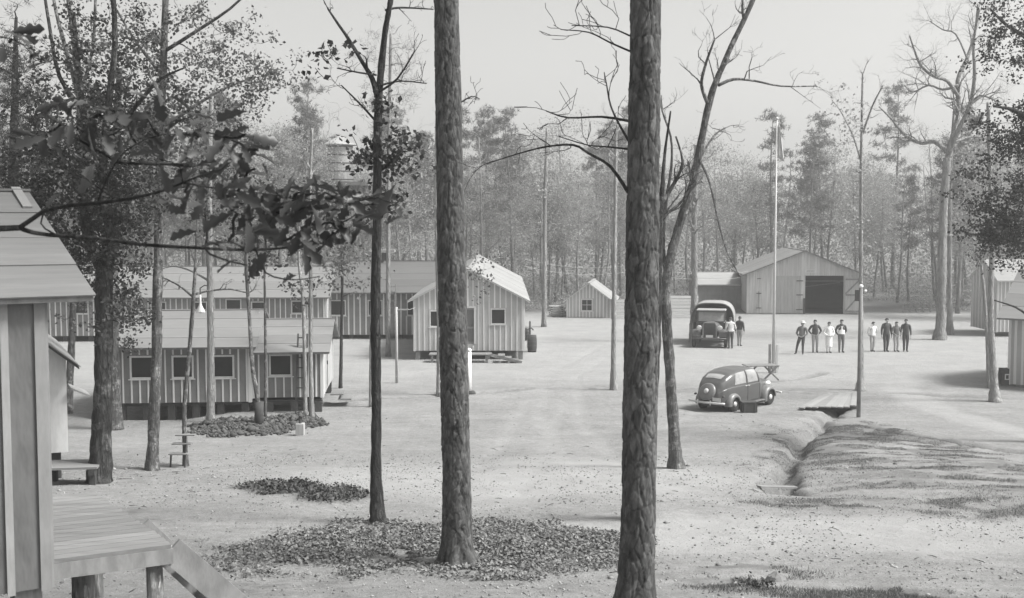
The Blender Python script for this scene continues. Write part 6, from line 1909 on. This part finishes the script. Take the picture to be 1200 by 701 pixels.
# ================================================================== litter, stones, grass (uncountable: one object each)
def scatter_mask(rng, n, box, fn):
    x = rng.uniform(box[0], box[1], n); y = rng.uniform(box[2], box[3], n)
    k = fn(x, y) > rng.uniform(0, 1, n)
    return x[k], y[k]
def emax(es, n=.3, s=7, lo=1.1, hi=.75):
    def f(x, y):
        m = 0 * x
        for e in es: m = np.maximum(m, e_mask(x, y, e, n, s, lo, hi))
        return m
    return f
M['litter'] = leaf_mat('fallen_leaf', .15, .5, .1, .7)
M['grassblade'] = leaf_mat('grass_blade', .12, .5, .2, .6)
M['litter_dark'] = leaf_mat('dark_litter', .06, .6, .1, .7)
M['gravel'] = leaf_mat('gravel', .22, .6, 0, .9)
M['clod'] = leaf_mat('dirt_clod', .065, .55, 0, .9)
def bbox(es, m=1.3):
    return (min(e[0] - e[2] * m for e in es), max(e[0] + e[2] * m for e in es), min(e[1] - e[3] * m for e in es), max(e[1] + e[3] * m for e in es))

rng = np.random.default_rng(31)
x, y = scatter_mask(rng, 80000, bbox(LITTER), emax(LITTER, .7, 7, 1.35, .4))
keep = fbm(x * 1.5, y * 1.5, 3, 14) > .30
x, y = x[keep], y[keep]
z = ground_z(x, y) + np.abs(rng.normal(size=len(x))) * .025 + .012
V, Q = leaf_quads(rng, np.stack([x, y, z], 1), .058, 1.8, .36)
o = np_obj('leaf_litter', V, Q, M['litter']); tag(o, 'bed of fallen brown leaves around the pine foot', 'leaves', kind='stuff')

def blobs(rng, x, y, size, mat_, name, label, cat, sink=.3):
    n = len(x); base = np.array([(0, 0, 1), (1, 0, 0), (0, 1, 0), (-1, 0, 0), (0, -1, 0), (0, 0, -1)], float)
    F8 = np.array([(0, 1, 2), (0, 2, 3), (0, 3, 4), (0, 4, 1), (5, 2, 1), (5, 3, 2), (5, 4, 3), (5, 1, 4)])
    s = size * rng.lognormal(0, .45, n)
    j = base[None] * rng.uniform(.55, 1.2, (n, 6, 1)) * np.array([1, 1, .7])
    a = rng.uniform(0, 2 * pi, n); c_, s_ = np.cos(a)[:, None], np.sin(a)[:, None]
    X = j[:, :, 0] * c_ - j[:, :, 1] * s_; Yv = j[:, :, 0] * s_ + j[:, :, 1] * c_
    P = np.stack([X, Yv, j[:, :, 2]], 2) * s[:, None, None]
    P[:, :, 0] += x[:, None]; P[:, :, 1] += y[:, None]; P[:, :, 2] += (ground_z(x, y) + s * sink)[:, None]
    Fq = (F8[None] + 6 * np.arange(n)[:, None, None]).reshape(-1, 3)
    o = np_obj(name, P.reshape(-1, 3), Fq, mat_); tag(o, label, cat, kind='stuff'); return o
x, y = scatter_mask(rng, 15000, bbox(RUBBLE), emax(RUBBLE, .3, 6, 1.08, .7))
blobs(rng, x, y, .05, M['clod'], 'rubble', 'heap of earth clods and rubble by the low barrack', 'rubble')
x, y = scatter_mask(rng, 11000, bbox(BRUSH), emax(BRUSH, .4, 2, 1.0, .5))
z = ground_z(x, y) + np.abs(rng.normal(size=len(x))) * .05
V, Q = leaf_quads(rng, np.stack([x, y, z], 1), .085, .9, .3)
o = np_obj('brush', V, Q, M['litter_dark']); tag(o, 'patch of dark brush and leaves in a shallow dip', 'brush', kind='stuff')
x = rng.uniform(-11, 10, 40000); y = rng.uniform(11, 32, 40000) ** 1.0
k = (fbm(x * .6, y * .6, 3, 81) > rng.uniform(.3, .75, len(x)))
blobs(rng, x[k], y[k], .014, M['gravel'], 'gravel', 'small pebbles strewn over the near ground', 'gravel', .2)
x = rng.uniform(-14, 12, 1100); y = rng.uniform(12, 42, 1100)
z = ground_z(x, y) + .012
V, Q = leaf_quads(rng, np.stack([x, y, z], 1), .06, 2.5, .3)
o = np_obj('stray_leaves', V, Q, M['litter']); tag(o, 'stray dead leaves and bark chips over the clearing', 'leaves', kind='stuff')

# fallen sticks
q = MB(); rs = np.random.default_rng(8)
for k in range(170):
    x = rs.uniform(-10, 9); y = rs.uniform(11.5, 34); a = rs.uniform(0, pi); L = rs.lognormal(-2.0, .45); p = Vector((x, y, gz(x, y) + .012)) if k % 1 == 0 else None
    d = Vector((cos(a), sin(a), 0)) * L / 2; m_ = Vector((-sin(a), cos(a), 0)) * L * rs.normal() * .1 + Vector((0, 0, .01))
    q.tube([p - d, p + m_, p + d], [.007, .006, .003], 4)
tag(q.build('fallen_sticks', M['bark'], None), 'small fallen sticks strewn over the near ground', 'sticks', kind='stuff')

def grass(rng, x, y, h, name, label):
    n = len(x); a = rng.uniform(0, 2 * pi, n); H = h * rng.uniform(.4, 1.3, n); lean = rng.normal(size=(n, 2)) * .5
    z = ground_z(x, y); w = .005 + .003 * rng.uniform(0, 1, n)
    B = np.stack([x, y, z - .01], 1); d = np.stack([np.cos(a), np.sin(a), 0 * a], 1) * w[:, None]
    tip = B + np.stack([lean[:, 0] * H, lean[:, 1] * H, H], 1)
    V = np.stack([B - d, B + d, tip], 1).reshape(-1, 3)
    o = np_obj(name, V, np.arange(3 * n).reshape(-1, 3), M['grassblade']); tag(o, label, 'grass', kind='stuff')
def gm(i0, i1):
    def f(x, y): return masks(x, y)[0] * (fbm(x * 1.2, y * 1.2, 3, 15) > .42)
    return f
bb = bbox(GRASS[:1] + GRASS[3:], 1.2)
x, y = scatter_mask(rng, 420000, (bb[0], min(bb[1], 22), bb[2], bb[3]), gm(0, 1))
grass(rng, x, y, .04, 'grass', 'thin dry grass on the mound beside the ditch')
bb = bbox(GRASS[1:3], 1.2)
x, y = scatter_mask(rng, 160000, (bb[0], min(bb[1], 11), max(bb[2], 12), bb[3]), gm(0, 1))
grass(rng, x, y, .05, 'grass', 'thin dry grass along the bottom edge of the picture')

# a stone and a low leafy weed in front
g = gnd(908, 680)
q = MB(); rs = np.random.default_rng(3)
q.lathe([(.10, -.05), (.14, .01), (.11, .07), (.04, .10)], n=7)
q.v = [(v[0] * rs.uniform(.8, 1.2), v[1] * rs.uniform(.8, 1.2), v[2] * rs.uniform(.85, 1.15)) for v in q.v]
tag(q.build('stone', M['stone'], None, loc=tuple(g)), 'angular pale stone at the bottom edge of the picture', 'stone')
g = gnd(886, 690); n = 110
C = np.array(tuple(g)) + np.stack([rs.normal(size=n) * .12, rs.normal(size=n) * .08, np.abs(rs.normal(size=n)) * .07 + .03], 1)
V, Q = leaf_quads(rs, C, .055, .6, .3)
wd = empty('weed', tuple(g)); tag(wd, 'small dark leafy weed left of the pale stone', 'plant')
o = np_obj('foliage', V - np.array(tuple(g)), Q, M['leaf_near'], wd)
q = MB(); [q.tube([(0, 0, -.02), (rs.normal() * .05, rs.normal() * .05, .1)], .005, 4) for k in range(6)]; q.build('stem', M['bark'], wd)

# ================================================================== haze
hz = MB(); hz.box((0, 300, 15), (1500, 1300, 36))
ho = hz.build('haze', None)
ho.data.materials.clear()
hm = bpy.data.materials.new('haze'); hm.use_nodes = True
nn = hm.node_tree.nodes; nn.clear()
pv = nn.new('ShaderNodeVolumePrincipled'); out = nn.new('ShaderNodeOutputMaterial')
pv.inputs['Color'].default_value = (.95, .95, .95, 1); pv.inputs['Density'].default_value = .0013; pv.inputs['Anisotropy'].default_value = .2
for k in ('Density Attribute', 'Color Attribute', 'Temperature Attribute'): pv.inputs[k].default_value = ''
hm.node_tree.links.new(pv.outputs[0], out.inputs['Volume'])
ho.data.materials.append(hm); tag(ho, 'pale autumn haze over the whole camp', 'haze', kind='stuff')
